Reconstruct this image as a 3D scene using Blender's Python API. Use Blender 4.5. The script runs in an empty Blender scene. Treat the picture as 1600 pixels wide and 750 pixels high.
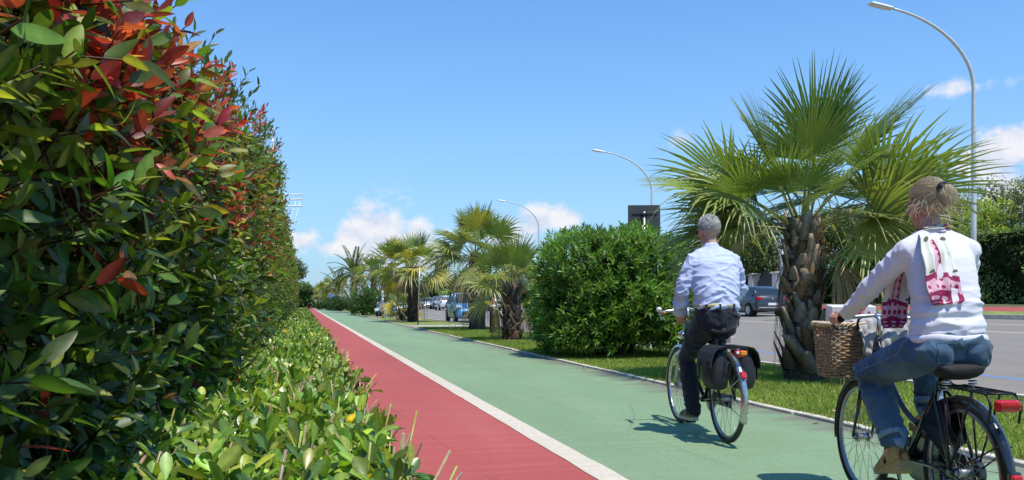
import bpy, bmesh, math, random
import numpy as np
from mathutils import Vector, Matrix, noise as mnoise
R = math.radians
PI = math.pi
scene = bpy.context.scene
C = scene.collection
random.seed(11)
rng = np.random.default_rng(11)

# ------------------------------------------------------------------ camera numbers (photo: 1600 px wide)
FPX, HOR, CAMH, YAW = 1270.0, 473.0, 1.09, R(14.4)
CA, SA = math.cos(YAW), math.sin(YAW)

def G(x):
    """Height of the land across the road: the carriageway has a steady crossfall up to the far side."""
    if x <= 8.0: return 0.0
    if x <= 26.0: return 0.03 * (x - 8.0)
    if x <= 34.0: return 0.54 + 0.05 * (x - 26.0)
    return 0.94

def at(px, D):
    """World x, y of photo column px at depth D metres."""
    L = D * (px - 800.0) / FPX
    return (L * CA + D * SA, -L * SA + D * CA)

def atX(px, X):
    t = (px - 800.0) / FPX
    return X * (CA - t * SA) / (SA + t * CA)

# ------------------------------------------------------------------ tagging
def tag(o, label=None, cat=None, group=None, kind=None):
    if label: o['label'] = label
    if cat: o['category'] = cat
    if group: o['group'] = group
    if kind: o['kind'] = kind
    return o

def empty(name, loc=(0, 0, 0), rz=0.0, label=None, cat=None, group=None):
    o = bpy.data.objects.new(name, None)
    C.objects.link(o)
    o.location = loc
    o.rotation_euler = (0, 0, rz)
    o.empty_display_size = 0.1
    return tag(o, label, cat, group)

def link(name, me, parent=None):
    o = bpy.data.objects.new(name, me)
    C.objects.link(o)
    if parent is not None: o.parent = parent
    return o

def copy_tree(o, parent=None):
    c = o.copy()
    C.objects.link(c)
    c.parent = parent
    for ch in list(o.children): copy_tree(ch, c)
    return c

# ------------------------------------------------------------------ materials
def nodes_of(m):
    m.use_nodes = True
    nt = m.node_tree
    nt.nodes.clear()
    return nt, nt.nodes, nt.links

def mat(name, col, rough=0.5, metal=0.0, var=0.12, scale=6.0, bump=0.0, bscale=40.0, spec=0.5, col2=None, coat=0.0, sheen=0.0, detail=5.0, aniso=None):
    m = bpy.data.materials.new(name)
    nt, N, L = nodes_of(m)
    out = N.new('ShaderNodeOutputMaterial')
    b = N.new('ShaderNodeBsdfPrincipled')
    L.new(b.outputs[0], out.inputs[0])
    b.inputs['Roughness'].default_value = rough
    b.inputs['Metallic'].default_value = metal
    b.inputs['Specular IOR Level'].default_value = spec
    b.inputs['Coat Weight'].default_value = coat
    b.inputs['Coat Roughness'].default_value = 0.08
    b.inputs['Sheen Weight'].default_value = sheen
    tc = N.new('ShaderNodeTexCoord')
    n = N.new('ShaderNodeTexNoise')
    n.inputs['Scale'].default_value = scale
    n.inputs['Detail'].default_value = detail
    if aniso:
        mp = N.new('ShaderNodeMapping'); mp.inputs['Scale'].default_value = aniso
        L.new(tc.outputs['Object'], mp.inputs[0]); L.new(mp.outputs[0], n.inputs['Vector'])
    else:
        L.new(tc.outputs['Object'], n.inputs['Vector'])
    mx = N.new('ShaderNodeMix'); mx.data_type = 'RGBA'
    c = Vector(col[:3])
    a = c * (1 - var); bb = Vector(col2[:3]) if col2 else c * (1 + var)
    mx.inputs['A'].default_value = (*a, 1); mx.inputs['B'].default_value = (*bb, 1)
    cr = N.new('ShaderNodeMapRange'); cr.inputs['From Min'].default_value = 0.3; cr.inputs['From Max'].default_value = 0.7
    L.new(n.outputs['Fac'], cr.inputs['Value'])
    L.new(cr.outputs[0], mx.inputs['Factor'])
    L.new(mx.outputs['Result'], b.inputs['Base Color'])
    if bump > 0:
        n2 = N.new('ShaderNodeTexNoise'); n2.inputs['Scale'].default_value = bscale; n2.inputs['Detail'].default_value = 4
        if aniso: L.new(mp.outputs[0], n2.inputs['Vector'])
        else: L.new(tc.outputs['Object'], n2.inputs['Vector'])
        bp = N.new('ShaderNodeBump'); bp.inputs['Strength'].default_value = min(1.0, bump); bp.inputs['Distance'].default_value = 0.01
        L.new(n2.outputs['Fac'], bp.inputs['Height'])
        L.new(bp.outputs[0], b.inputs['Normal'])
    return m

def leaf_mat(name, rough=0.4, trans=0.3, spec=0.5, tint=(1.25, 1.35, 0.55), nscale=60.0, nvar=0.25):
    """Foliage: colour from the mesh's Col attribute with fine mottling, light passing through the blade."""
    m = bpy.data.materials.new(name)
    nt, N, L = nodes_of(m)
    out = N.new('ShaderNodeOutputMaterial')
    b = N.new('ShaderNodeBsdfPrincipled')
    b.inputs['Roughness'].default_value = rough
    b.inputs['Specular IOR Level'].default_value = spec
    at_ = N.new('ShaderNodeAttribute'); at_.attribute_name = 'Col'
    tc = N.new('ShaderNodeTexCoord')
    n = N.new('ShaderNodeTexNoise'); n.inputs['Scale'].default_value = nscale; n.inputs['Detail'].default_value = 3
    L.new(tc.outputs['Object'], n.inputs['Vector'])
    mr = N.new('ShaderNodeMapRange'); mr.inputs['From Min'].default_value = 0.3; mr.inputs['From Max'].default_value = 0.7
    mr.inputs['To Min'].default_value = 1 - nvar; mr.inputs['To Max'].default_value = 1 + nvar
    L.new(n.outputs['Fac'], mr.inputs['Value'])
    vm = N.new('ShaderNodeVectorMath'); vm.operation = 'SCALE'
    L.new(at_.outputs['Color'], vm.inputs[0]); L.new(mr.outputs[0], vm.inputs['Scale'])
    L.new(vm.outputs[0], b.inputs['Base Color'])
    t = N.new('ShaderNodeBsdfTranslucent')
    tm = N.new('ShaderNodeVectorMath'); tm.operation = 'MULTIPLY'
    tm.inputs[1].default_value = tint
    L.new(vm.outputs[0], tm.inputs[0]); L.new(tm.outputs[0], t.inputs['Color'])
    ms = N.new('ShaderNodeMixShader'); ms.inputs['Fac'].default_value = trans
    L.new(b.outputs[0], ms.inputs[1]); L.new(t.outputs[0], ms.inputs[2])
    L.new(ms.outputs[0], out.inputs[0])
    return m

def attr_mat(name, rough=0.8, bump=0.0, bscale=60.0, spec=0.3, sheen=0.0):
    m = leaf_mat(name, rough, 0.0, spec)
    return m

# ------------------------------------------------------------------ mesh builder
class MB:
    def __init__(s):
        s.v = []; s.f = []; s.sm = []; s.mi = []; s.c = []; s.m = 0; s.col = None; s.uv = None
    def add(s, vs, fs, smooth=True):
        o = len(s.v)
        s.v += [tuple(v) for v in vs]
        if s.col is not None: s.c += [tuple(s.col)] * len(vs)
        for f in fs:
            s.f.append(tuple(i + o for i in f)); s.sm.append(smooth); s.mi.append(s.m)
        return o
    def box(s, c, size, rot=None, taper=1.0, bev=0.0):
        hx, hy, hz = size[0] / 2, size[1] / 2, size[2] / 2
        M = rot if rot is not None else Matrix.Identity(3)
        c = Vector(c)
        if bev <= 0:
            vs = []
            for z in (-1, 1):
                k = taper if z > 0 else 1
                for x, y in ((-1, -1), (1, -1), (1, 1), (-1, 1)):
                    vs.append(c + M @ Vector((x * hx * k, y * hy * k, z * hz)))
            s.add(vs, [(3, 2, 1, 0), (4, 5, 6, 7), (0, 1, 5, 4), (1, 2, 6, 5), (2, 3, 7, 6), (3, 0, 4, 7)], False)
        else:
            rings = []
            for (z, ins) in ((-hz, bev), (-hz + bev, 0), (hz - bev, 0), (hz, bev)):
                k = taper if z > 0 else 1
                ax, ay = hx * k - ins, hy * k - ins
                b2 = bev
                ring = []
                for x, y in ((-ax + b2, -ay), (ax - b2, -ay), (ax, -ay + b2), (ax, ay - b2), (ax - b2, ay), (-ax + b2, ay), (-ax, ay - b2), (-ax, -ay + b2)):
                    ring.append(c + M @ Vector((x, y, z)))
                rings.append(ring)
            s.rings(rings, caps=True, smooth=False)
    def rings(s, rings, caps=True, smooth=True, closed=True):
        n = len(rings[0]); vs = [p for r in rings for p in r]; fs = []
        for i in range(len(rings) - 1):
            for j in range(n if closed else n - 1):
                k = (j + 1) % n
                fs.append((i * n + j, i * n + k, (i + 1) * n + k, (i + 1) * n + j))
        if caps:
            fs.append(tuple(range(n - 1, -1, -1)))
            fs.append(tuple((len(rings) - 1) * n + j for j in range(n)))
        s.add(vs, fs, smooth)
    def tube(s, pts, r, n=8, caps=True, loop=False, smooth=True, side=None, flat=1.0):
        pts = [Vector(p) for p in pts]
        m = len(pts)
        rr = [r] * m if not hasattr(r, '__len__') else list(r)
        rings = []
        ref = Vector(side) if side is not None else None
        prev = None
        for i, p in enumerate(pts):
            if loop: t = pts[(i + 1) % m] - pts[i - 1]
            elif i == 0: t = pts[1] - p
            elif i == m - 1: t = p - pts[i - 1]
            else: t = (pts[i + 1] - p).normalized() + (p - pts[i - 1]).normalized()
            if t.length < 1e-9: t = Vector((0, 0, 1))
            t.normalize()
            if ref is not None: a = ref - t * ref.dot(t)
            elif prev is not None: a = prev - t * prev.dot(t)
            else:
                u = Vector((0, 0, 1)) if abs(t.z) < 0.9 else Vector((1, 0, 0))
                a = u - t * u.dot(t)
            if a.length < 1e-6: a = t.orthogonal()
            a.normalize(); prev = a
            b = t.cross(a)
            rings.append([p + a * (math.cos(2 * PI * k / n) * rr[i]) + b * (math.sin(2 * PI * k / n) * rr[i] * flat) for k in range(n)])
        if loop:
            rings.append(rings[0]); s.rings(rings, False, smooth)
        else:
            s.rings(rings, caps, smooth)
    def disc(s, c, r, axis, th, n=20, bev=0.0):
        c = Vector(c); ax = Vector(axis).normalized()
        if bev > 0:
            s.tube([c - ax * th / 2, c - ax * (th / 2 - bev), c + ax * (th / 2 - bev), c + ax * th / 2], [r - bev, r, r, r - bev], n, smooth=False)
        else:
            s.tube([c - ax * th / 2, c + ax * th / 2], r, n, smooth=False)
    def torus(s, c, Rr, r, axis=(1, 0, 0), n=48, m=8, a0=0.0, a1=2 * PI, flat=1.0):
        c = Vector(c); ax = Vector(axis).normalized()
        u = ax.orthogonal().normalized() if abs(ax.x) < 0.99 else Vector((0, 1, 0))
        w = ax.cross(u)
        full = abs(a1 - a0) > 2 * PI - 1e-6
        k = n if full else n + 1
        pts = [c + (u * math.cos(a0 + (a1 - a0) * i / n) + w * math.sin(a0 + (a1 - a0) * i / n)) * Rr for i in range(k)]
        s.tube(pts, r, m, caps=not full, loop=full, side=ax, flat=flat)
    def ball(s, c, r, nu=16, nv=10):
        c = Vector(c)
        rr = (r, r, r) if not hasattr(r, '__len__') else r
        rings = []
        for i in range(nv + 1):
            th = PI * min(max(i / nv, 0.012), 0.988)
            rings.append([c + Vector((rr[0] * math.sin(th) * math.cos(2 * PI * j / nu), rr[1] * math.sin(th) * math.sin(2 * PI * j / nu), -rr[2] * math.cos(th))) for j in range(nu)])
        s.rings(rings, True, True)
    def loft(s, pts, radii, side=(1, 0, 0), n=16, p=2.0):
        """Closed limb: elliptical sections with rounded ends.  radii = (a along side, b across)."""
        pts = [Vector(q) for q in pts]; S = Vector(side)
        m = len(pts); fr = []
        for i, q in enumerate(pts):
            if i == 0: t = pts[1] - q
            elif i == m - 1: t = q - pts[i - 1]
            else: t = (pts[i + 1] - q).normalized() + (q - pts[i - 1]).normalized()
            t.normalize()
            a = S - t * S.dot(t)
            if a.length < 1e-4: a = t.orthogonal()
            a.normalize()
            fr.append((q, t, a, t.cross(a)))
        rr = [(r, r) if not hasattr(r, '__len__') else r for r in radii]
        seq = []
        q, t, a, b = fr[0]; k = min(rr[0])
        for (d, sc) in ((1.0, 0.05), (0.87, 0.5), (0.5, 0.87)): seq.append((q - t * k * d, a, b, rr[0][0] * sc, rr[0][1] * sc))
        for (q, t, a, b), (ra, rb) in zip(fr, rr): seq.append((q, a, b, ra, rb))
        q, t, a, b = fr[-1]; k = min(rr[-1])
        for (d, sc) in ((0.5, 0.87), (0.87, 0.5), (1.0, 0.05)): seq.append((q + t * k * d, a, b, rr[-1][0] * sc, rr[-1][1] * sc))
        rings = []
        for q, a, b, ra, rb in seq:
            ring = []
            for j in range(n):
                c_, s_ = math.cos(2 * PI * j / n), math.sin(2 * PI * j / n)
                ring.append(q + a * (ra * math.copysign(abs(c_) ** (2 / p), c_)) + b * (rb * math.copysign(abs(s_) ** (2 / p), s_)))
            rings.append(ring)
        s.rings(rings, True, True)
    def mesh(s, name, mats):
        me = bpy.data.meshes.new(name)
        me.from_pydata(s.v, [], s.f)
        for m in (mats if isinstance(mats, (list, tuple)) else [mats]):
            if m: me.materials.append(m)
        me.polygons.foreach_set('use_smooth', s.sm)
        me.polygons.foreach_set('material_index', s.mi)
        if s.c:
            ca = me.attributes.new('Col', 'FLOAT_COLOR', 'POINT')
            ca.data.foreach_set('color', np.c_[np.array(s.c, dtype=np.float32), np.ones(len(s.c), dtype=np.float32)].ravel())
        me.update()
        return me
    def build(s, name, mats, parent=None):
        return link(name, s.mesh(name, mats), parent)

def big_mesh(name, V, F, col, m, parent=None, smooth=True):
    """V (n,3), F = list of (k,3)/(k,4) index arrays, col (n,3)."""
    me = bpy.data.meshes.new(name)
    V = np.ascontiguousarray(V, dtype=np.float32)
    F = [np.ascontiguousarray(f, dtype=np.int32) for f in F if len(f)]
    nl = sum(f.size for f in F); nf = sum(len(f) for f in F)
    me.vertices.add(len(V)); me.vertices.foreach_set('co', V.ravel())
    me.loops.add(nl); me.loops.foreach_set('vertex_index', np.concatenate([f.ravel() for f in F]))
    tot = np.concatenate([np.full(len(f), f.shape[1], dtype=np.int32) for f in F])
    st = np.concatenate([[0], np.cumsum(tot)[:-1]]).astype(np.int32)
    me.polygons.add(nf)
    me.polygons.foreach_set('loop_start', st)
    me.polygons.foreach_set('loop_total', tot)
    me.polygons.foreach_set('use_smooth', np.full(nf, smooth))
    me.update(calc_edges=True)
    ca = me.attributes.new('Col', 'FLOAT_COLOR', 'POINT')
    ca.data.foreach_set('color', np.c_[col, np.ones(len(col))].astype(np.float32).ravel())
    if m: me.materials.append(m)
    return link(name, me, parent)

def nrm(a):
    return a / np.maximum(np.linalg.norm(a, axis=-1, keepdims=True), 1e-9)

LEAF_NEAR = dict(s=np.array([0, .3, .3, .3, .68, .68, .68, 1.0]), t=np.array([0, -.86, 0, .86, -.8, 0, .8, 0.0]),
                 tri=np.array([(0, 2, 1), (0, 3, 2), (4, 5, 7), (5, 6, 7)]), quad=np.array([(1, 2, 5, 4), (2, 3, 6, 5)]), mid=np.array([0, 0, 1, 0, 0, 1, 0, 0]))
LEAF_OBOV = dict(s=np.array([0, .35, .35, .35, .75, .75, .75, 1.0]), t=np.array([0, -.55, 0, .55, -1., 0, 1., 0.0]),
                 tri=np.array([(0, 2, 1), (0, 3, 2), (4, 5, 7), (5, 6, 7)]), quad=np.array([(1, 2, 5, 4), (2, 3, 6, 5)]), mid=np.array([0, 0, 1, 0, 0, 1, 0, 0]))
LEAF_FAR = dict(s=np.array([0, .5, 1.0, .5]), t=np.array([0, -1., 0, 1.]), tri=np.zeros((0, 3), int), quad=np.array([(0, 3, 2, 1)]), mid=np.array([0, 0, 0, 0]))
def _fine(tmax):
    # seven stations with a raised midrib: close-up leaves
    st = [0.0, .1, .25, .42, .6, .78, .92, 1.0]
    wd = [0.0] + [tmax(x) for x in st[1:-1]] + [0.0]
    s = [0.0]; t = [0.0]; mid = [0]
    for x, w in list(zip(st, wd))[1:-1]:
        s += [x, x, x]; t += [-w, 0, w]; mid += [0, 1, 0]
    s.append(1.0); t.append(0.0); mid.append(0)
    k = len(st) - 2
    tri = [(0, 2, 1), (0, 3, 2), (3 * k - 2, 3 * k - 1, 3 * k + 1), (3 * k - 1, 3 * k, 3 * k + 1)]
    quad = []
    for i in range(k - 1):
        a = 1 + 3 * i
        quad += [(a, a + 1, a + 4, a + 3), (a + 1, a + 2, a + 5, a + 4)]
    return dict(s=np.array(s), t=np.array(t), tri=np.array(tri), quad=np.array(quad), mid=np.array(mid))
LEAF_FINE = _fine(lambda x: (math.sin(PI * x ** 0.85)) ** 0.75)
LEAF_FINE_OBOV = _fine(lambda x: (math.sin(PI * x ** 1.45)) ** 0.7)

class Leaves:
    def __init__(s): s.V = []; s.T = []; s.Q = []; s.Cc = []; s.n = 0
    def add(s, P, A, N, L, W, col, tpl, curl=0.12, fold=0.25, rib=1.35):
        P = np.asarray(P, float); n = len(P)
        if n == 0: return
        A = nrm(np.asarray(A, float)); N = np.asarray(N, float)
        N = nrm(N - A * (N * A).sum(1, keepdims=True)); S = np.cross(A, N)
        L = np.broadcast_to(L, (n,)); W = np.broadcast_to(W, (n,)); curl = np.broadcast_to(curl, (n,)); fold = np.broadcast_to(fold, (n,))
        k = len(tpl['s'])
        V = (P[:, None, :] + A[:, None, :] * (L[:, None] * tpl['s'])[..., None] + S[:, None, :] * (W[:, None] * tpl['t'] * 0.5)[..., None]
             + N[:, None, :] * (fold[:, None] * W[:, None] * np.abs(tpl['t']) * 0.5 - curl[:, None] * L[:, None] * tpl['s'] ** 2)[..., None])
        col = np.broadcast_to(col, (n, 3))
        cc = np.repeat(col[:, None, :], k, 1) * (1 + (rib - 1) * tpl['mid'])[None, :, None]
        off = (np.arange(n) * k + s.n)[:, None, None]
        if len(tpl['tri']): s.T.append((tpl['tri'][None] + off).reshape(-1, 3))
        if len(tpl['quad']): s.Q.append((tpl['quad'][None] + off).reshape(-1, 4))
        s.V.append(V.reshape(-1, 3)); s.Cc.append(cc.reshape(-1, 3)); s.n += n * k
    def raw(s, V, F, col):
        V = np.asarray(V, float); F = np.asarray(F, int) + s.n
        (s.T if F.shape[1] == 3 else s.Q).append(F)
        s.V.append(V); s.Cc.append(np.broadcast_to(col, (len(V), 3))); s.n += len(V)
    def build(s, name, m, parent=None):
        F = []
        if s.T: F.append(np.concatenate(s.T))
        if s.Q: F.append(np.concatenate(s.Q))
        return big_mesh(name, np.concatenate(s.V), F, np.concatenate(s.Cc), m, parent)

def sticks(lv, P, A, L, r0, r1, col, n=4):
    """n-sided tapered sticks appended to a Leaves batch."""
    P = np.asarray(P, float); k = len(P); A = nrm(np.asarray(A, float))
    u = nrm(np.cross(A, np.array([0.3, 0.5, 0.81]))); w = np.cross(A, u)
    L = np.broadcast_to(L, (k,)); r0 = np.broadcast_to(r0, (k,)); r1 = np.broadcast_to(r1, (k,))
    vs = []
    for (q, rr) in ((P, r0), (P + A * L[:, None], r1)):
        for j in range(n):
            a = 2 * PI * j / n
            vs.append(q + (u * math.cos(a) + w * math.sin(a)) * rr[:, None])
    V = np.stack(vs, 1).reshape(-1, 3)
    F = []
    for j in range(n): F.append((j, (j + 1) % n, n + (j + 1) % n, n + j))
    if n == 4: F.append((4, 5, 6, 7))
    F = np.array(F)
    FF = (F[None] + (np.arange(k) * 2 * n)[:, None, None]).reshape(-1, 4)
    lv.raw(V, FF, np.repeat(np.broadcast_to(col, (k, 3)), 2 * n, 0))

def vary(col, n, amt=0.25, hue=0.08):
    """n colours round col: brightness and slight hue scatter."""
    c = np.array(col, float)[None] * (1 + amt * rng.normal(size=(n, 1)))
    c = c * (1 + hue * rng.normal(size=(n, 3)))
    return np.clip(c, 0.003, 0.95)

def rdir(n):
    return nrm(rng.normal(size=(n, 3)))

# ------------------------------------------------------------------ camera, sun, sky
cam_d = bpy.data.cameras.new('camera')
cam = bpy.data.objects.new('camera', cam_d); C.objects.link(cam)
cam.location = (0, 0, CAMH)
cam.rotation_euler = (R(90), 0, -YAW)
cam_d.sensor_width = 36.0
cam_d.lens = 36.0 * FPX / 1600.0
cam_d.shift_y = (HOR - 375.0) / 1600.0
cam_d.clip_end = 6000; cam_d.clip_start = 0.05
scene.camera = cam

SUN_EL = R(68); SUN_AZ = R(160)          # azimuth clockwise from +Y: high sun, behind the photographer
sdir = Vector((math.sin(SUN_AZ) * math.cos(SUN_EL), math.cos(SUN_AZ) * math.cos(SUN_EL), math.sin(SUN_EL)))
sun_d = bpy.data.lights.new('sun', 'SUN')
sun_d.energy = 4.9; sun_d.angle = R(0.55); sun_d.color = (1.0, 0.945, 0.83)
sun = bpy.data.objects.new('sun', sun_d); C.objects.link(sun)
sun.rotation_euler = sdir.to_track_quat('Z', 'Y').to_euler()

def make_world():
    w = bpy.data.worlds.new('World'); scene.world = w; w.use_nodes = True
    nt = w.node_tree; N = nt.nodes; L = nt.links; N.clear()
    out = N.new('ShaderNodeOutputWorld'); bg = N.new('ShaderNodeBackground')
    sky = N.new('ShaderNodeTexSky'); sky.sky_type = 'NISHITA'; sky.sun_disc = False
    sky.sun_elevation = SUN_EL; sky.sun_rotation = SUN_AZ
    sky.air_density = 1.0; sky.dust_density = 0.3; sky.ozone_density = 3.0; sky.altitude = 0
    def lk(v, inp):
        if isinstance(v, (int, float)): inp.default_value = v
        else: L.new(v, inp)
    def M(op, a, b=0.0, c=0.0, clamp=False):
        n = N.new('ShaderNodeMath'); n.operation = op; n.use_clamp = clamp
        lk(a, n.inputs[0]); lk(b, n.inputs[1]); lk(c, n.inputs[2])
        return n.outputs[0]
    tc = N.new('ShaderNodeTexCoord')
    sx = N.new('ShaderNodeSeparateXYZ'); L.new(tc.outputs['Generated'], sx.inputs[0])
    X, Y, Z = sx.outputs
    az = M('ARCTAN2', X, Y)                              # compass azimuth in radians, 0 along the path
    hl = M('SQRT', M('ADD', M('MULTIPLY', X, X), M('MULTIPLY', Y, Y)))
    el = M('ARCTAN2', Z, hl)
    def noise(scale, det, off=(0, 0, 0), rough=0.55):
        cb = N.new('ShaderNodeCombineXYZ'); L.new(az, cb.inputs[0]); L.new(el, cb.inputs[1])
        mp = N.new('ShaderNodeMapping'); mp.inputs['Location'].default_value = off; mp.inputs['Scale'].default_value = (1.0, 1.25, 1)
        L.new(cb.outputs[0], mp.inputs[0])
        n = N.new('ShaderNodeTexNoise'); n.inputs['Scale'].default_value = scale; n.inputs['Detail'].default_value = det; n.inputs['Roughness'].default_value = rough
        L.new(mp.outputs[0], n.inputs['Vector'])
        return n.outputs['Fac']
    # cumulus heads: (azimuth deg, elevation deg, half width, half height, weight)
    cl = [(5.2, 5.0, 1.9, 2.3, 1.05), (3.3, 3.8, 1.7, 1.8, .9), (7.8, 3.8, 2.1, 1.9, .95), (-0.4, 4.2, 1.9, .8, .85), (2.0, 3.6, 1.9, .8, .7), (5.5, 2.8, 3.5, 1.0, .7), (16.4, 5.9, 2.4, 1.15, .95), (14.0, 4.7, 1.8, .9, .7),
          (45.5, 9.0, 2.6, 1.5, 1.0), (48.5, 10.0, 2.6, 2.2, .8), (43.6, 13.0, 2.6, .7, .55), (27.3, 10.2, 2.4, 1.6, .5), (47.6, 6.5, 4.5, 1.7, .8),
          (-20, 6, 5, 2.4, 1.0), (72, 9, 8, 3, 1.0), (-60, 8, 9, 3, 1.0)]
    env = None
    for a0, e0, wa, we, wt in cl:
        u = M('DIVIDE', M('SUBTRACT', az, R(a0)), R(wa)); v = M('DIVIDE', M('SUBTRACT', el, R(e0)), R(we))
        r2 = M('ADD', M('MULTIPLY', u, u), M('MULTIPLY', v, v))
        g = M('MULTIPLY', M('EXPONENT', M('MULTIPLY', r2, -0.75)), wt)
        env = g if env is None else M('MAXIMUM', env, g)
    n1 = noise(26.0, 6.0); n2 = noise(26.0, 4.0, (-0.006, -0.016, 0))
    dens = M('MULTIPLY', M('SUBTRACT', M('ADD', env, M('MULTIPLY', M('SUBTRACT', n1, 0.5), 1.7)), 0.36), 2.8, 0, True)
    dens = M('MULTIPLY', dens, M('MULTIPLY', env, 2.0, 0, True))
    lit = M('ADD', M('MULTIPLY', M('SUBTRACT', n1, n2), 3.2), 0.62, 0, True)   # lumps facing up and right are brighter
    cc = N.new('ShaderNodeMix'); cc.data_type = 'RGBA'
    cc.inputs['A'].default_value = (4.6, 4.9, 5.8, 1); cc.inputs['B'].default_value = (6.6, 6.3, 6.4, 1)
    L.new(lit, cc.inputs['Factor'])
    # clear sky, a touch bluer overhead and hazy low down
    tintm = N.new('ShaderNodeMix'); tintm.data_type = 'RGBA'; tintm.blend_type = 'MULTIPLY'; tintm.inputs['Factor'].default_value = 1.0
    L.new(sky.outputs[0], tintm.inputs['A']); tintm.inputs['B'].default_value = SKY_TINT
    hz = M('MULTIPLY', M('EXPONENT', M('MULTIPLY', M("MAXIMUM", el, 0.0), -4.5)), 0.93)
    hm = N.new('ShaderNodeMix'); hm.data_type = 'RGBA'
    L.new(hz, hm.inputs['Factor']); L.new(tintm.outputs['Result'], hm.inputs['A']); hm.inputs['B'].default_value = SKY_HAZE
    fm = N.new('ShaderNodeMix'); fm.data_type = 'RGBA'
    L.new(M('MULTIPLY', dens, 0.86), fm.inputs['Factor']); L.new(hm.outputs['Result'], fm.inputs['A']); L.new(cc.outputs['Result'], fm.inputs['B'])
    L.new(fm.outputs['Result'], bg.inputs['Color'])
    bg.inputs["Strength"].default_value = 0.15
    L.new(bg.outputs[0], out.inputs[0])
SKY_TINT = (.53, 1.09, 1.50, 1); SKY_HAZE = (3.15, 4.15, 5.2, 1)
make_world()
scene.world.cycles.sampling_method = "NONE"

scene.view_settings.view_transform = 'Standard'
scene.view_settings.look = 'None'
scene.view_settings.exposure = 0; scene.view_settings.gamma = 1
scene.render.engine = 'CYCLES'
scene.cycles.max_bounces = 4; scene.cycles.diffuse_bounces = 3; scene.cycles.glossy_bounces = 2
scene.cycles.transmission_bounces = 3; scene.cycles.transparent_max_bounces = 4
scene.cycles.use_denoising = True
scene.cycles.sample_clamp_indirect = 4.0
scene.cycles.caustics_reflective = False; scene.cycles.caustics_refractive = False
# ================================================================== GROUND
def strip(name, xs, y0, y1, m, dz=0.0, zf=G, ny=1):
    V = []; F = []
    ys = np.linspace(y0, y1, ny + 1)
    for y in ys:
        for x in xs: V.append((x, y, zf(x) + dz))
    n = len(xs)
    for j in range(ny):
        for i in range(n - 1): F.append((j * n + i, j * n + i + 1, (j + 1) * n + i + 1, (j + 1) * n + i))
    me = bpy.data.meshes.new(name); me.from_pydata(V, [], F); me.materials.append(m)
    o = link(name, me); o['kind'] = 'structure'
    return o

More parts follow.
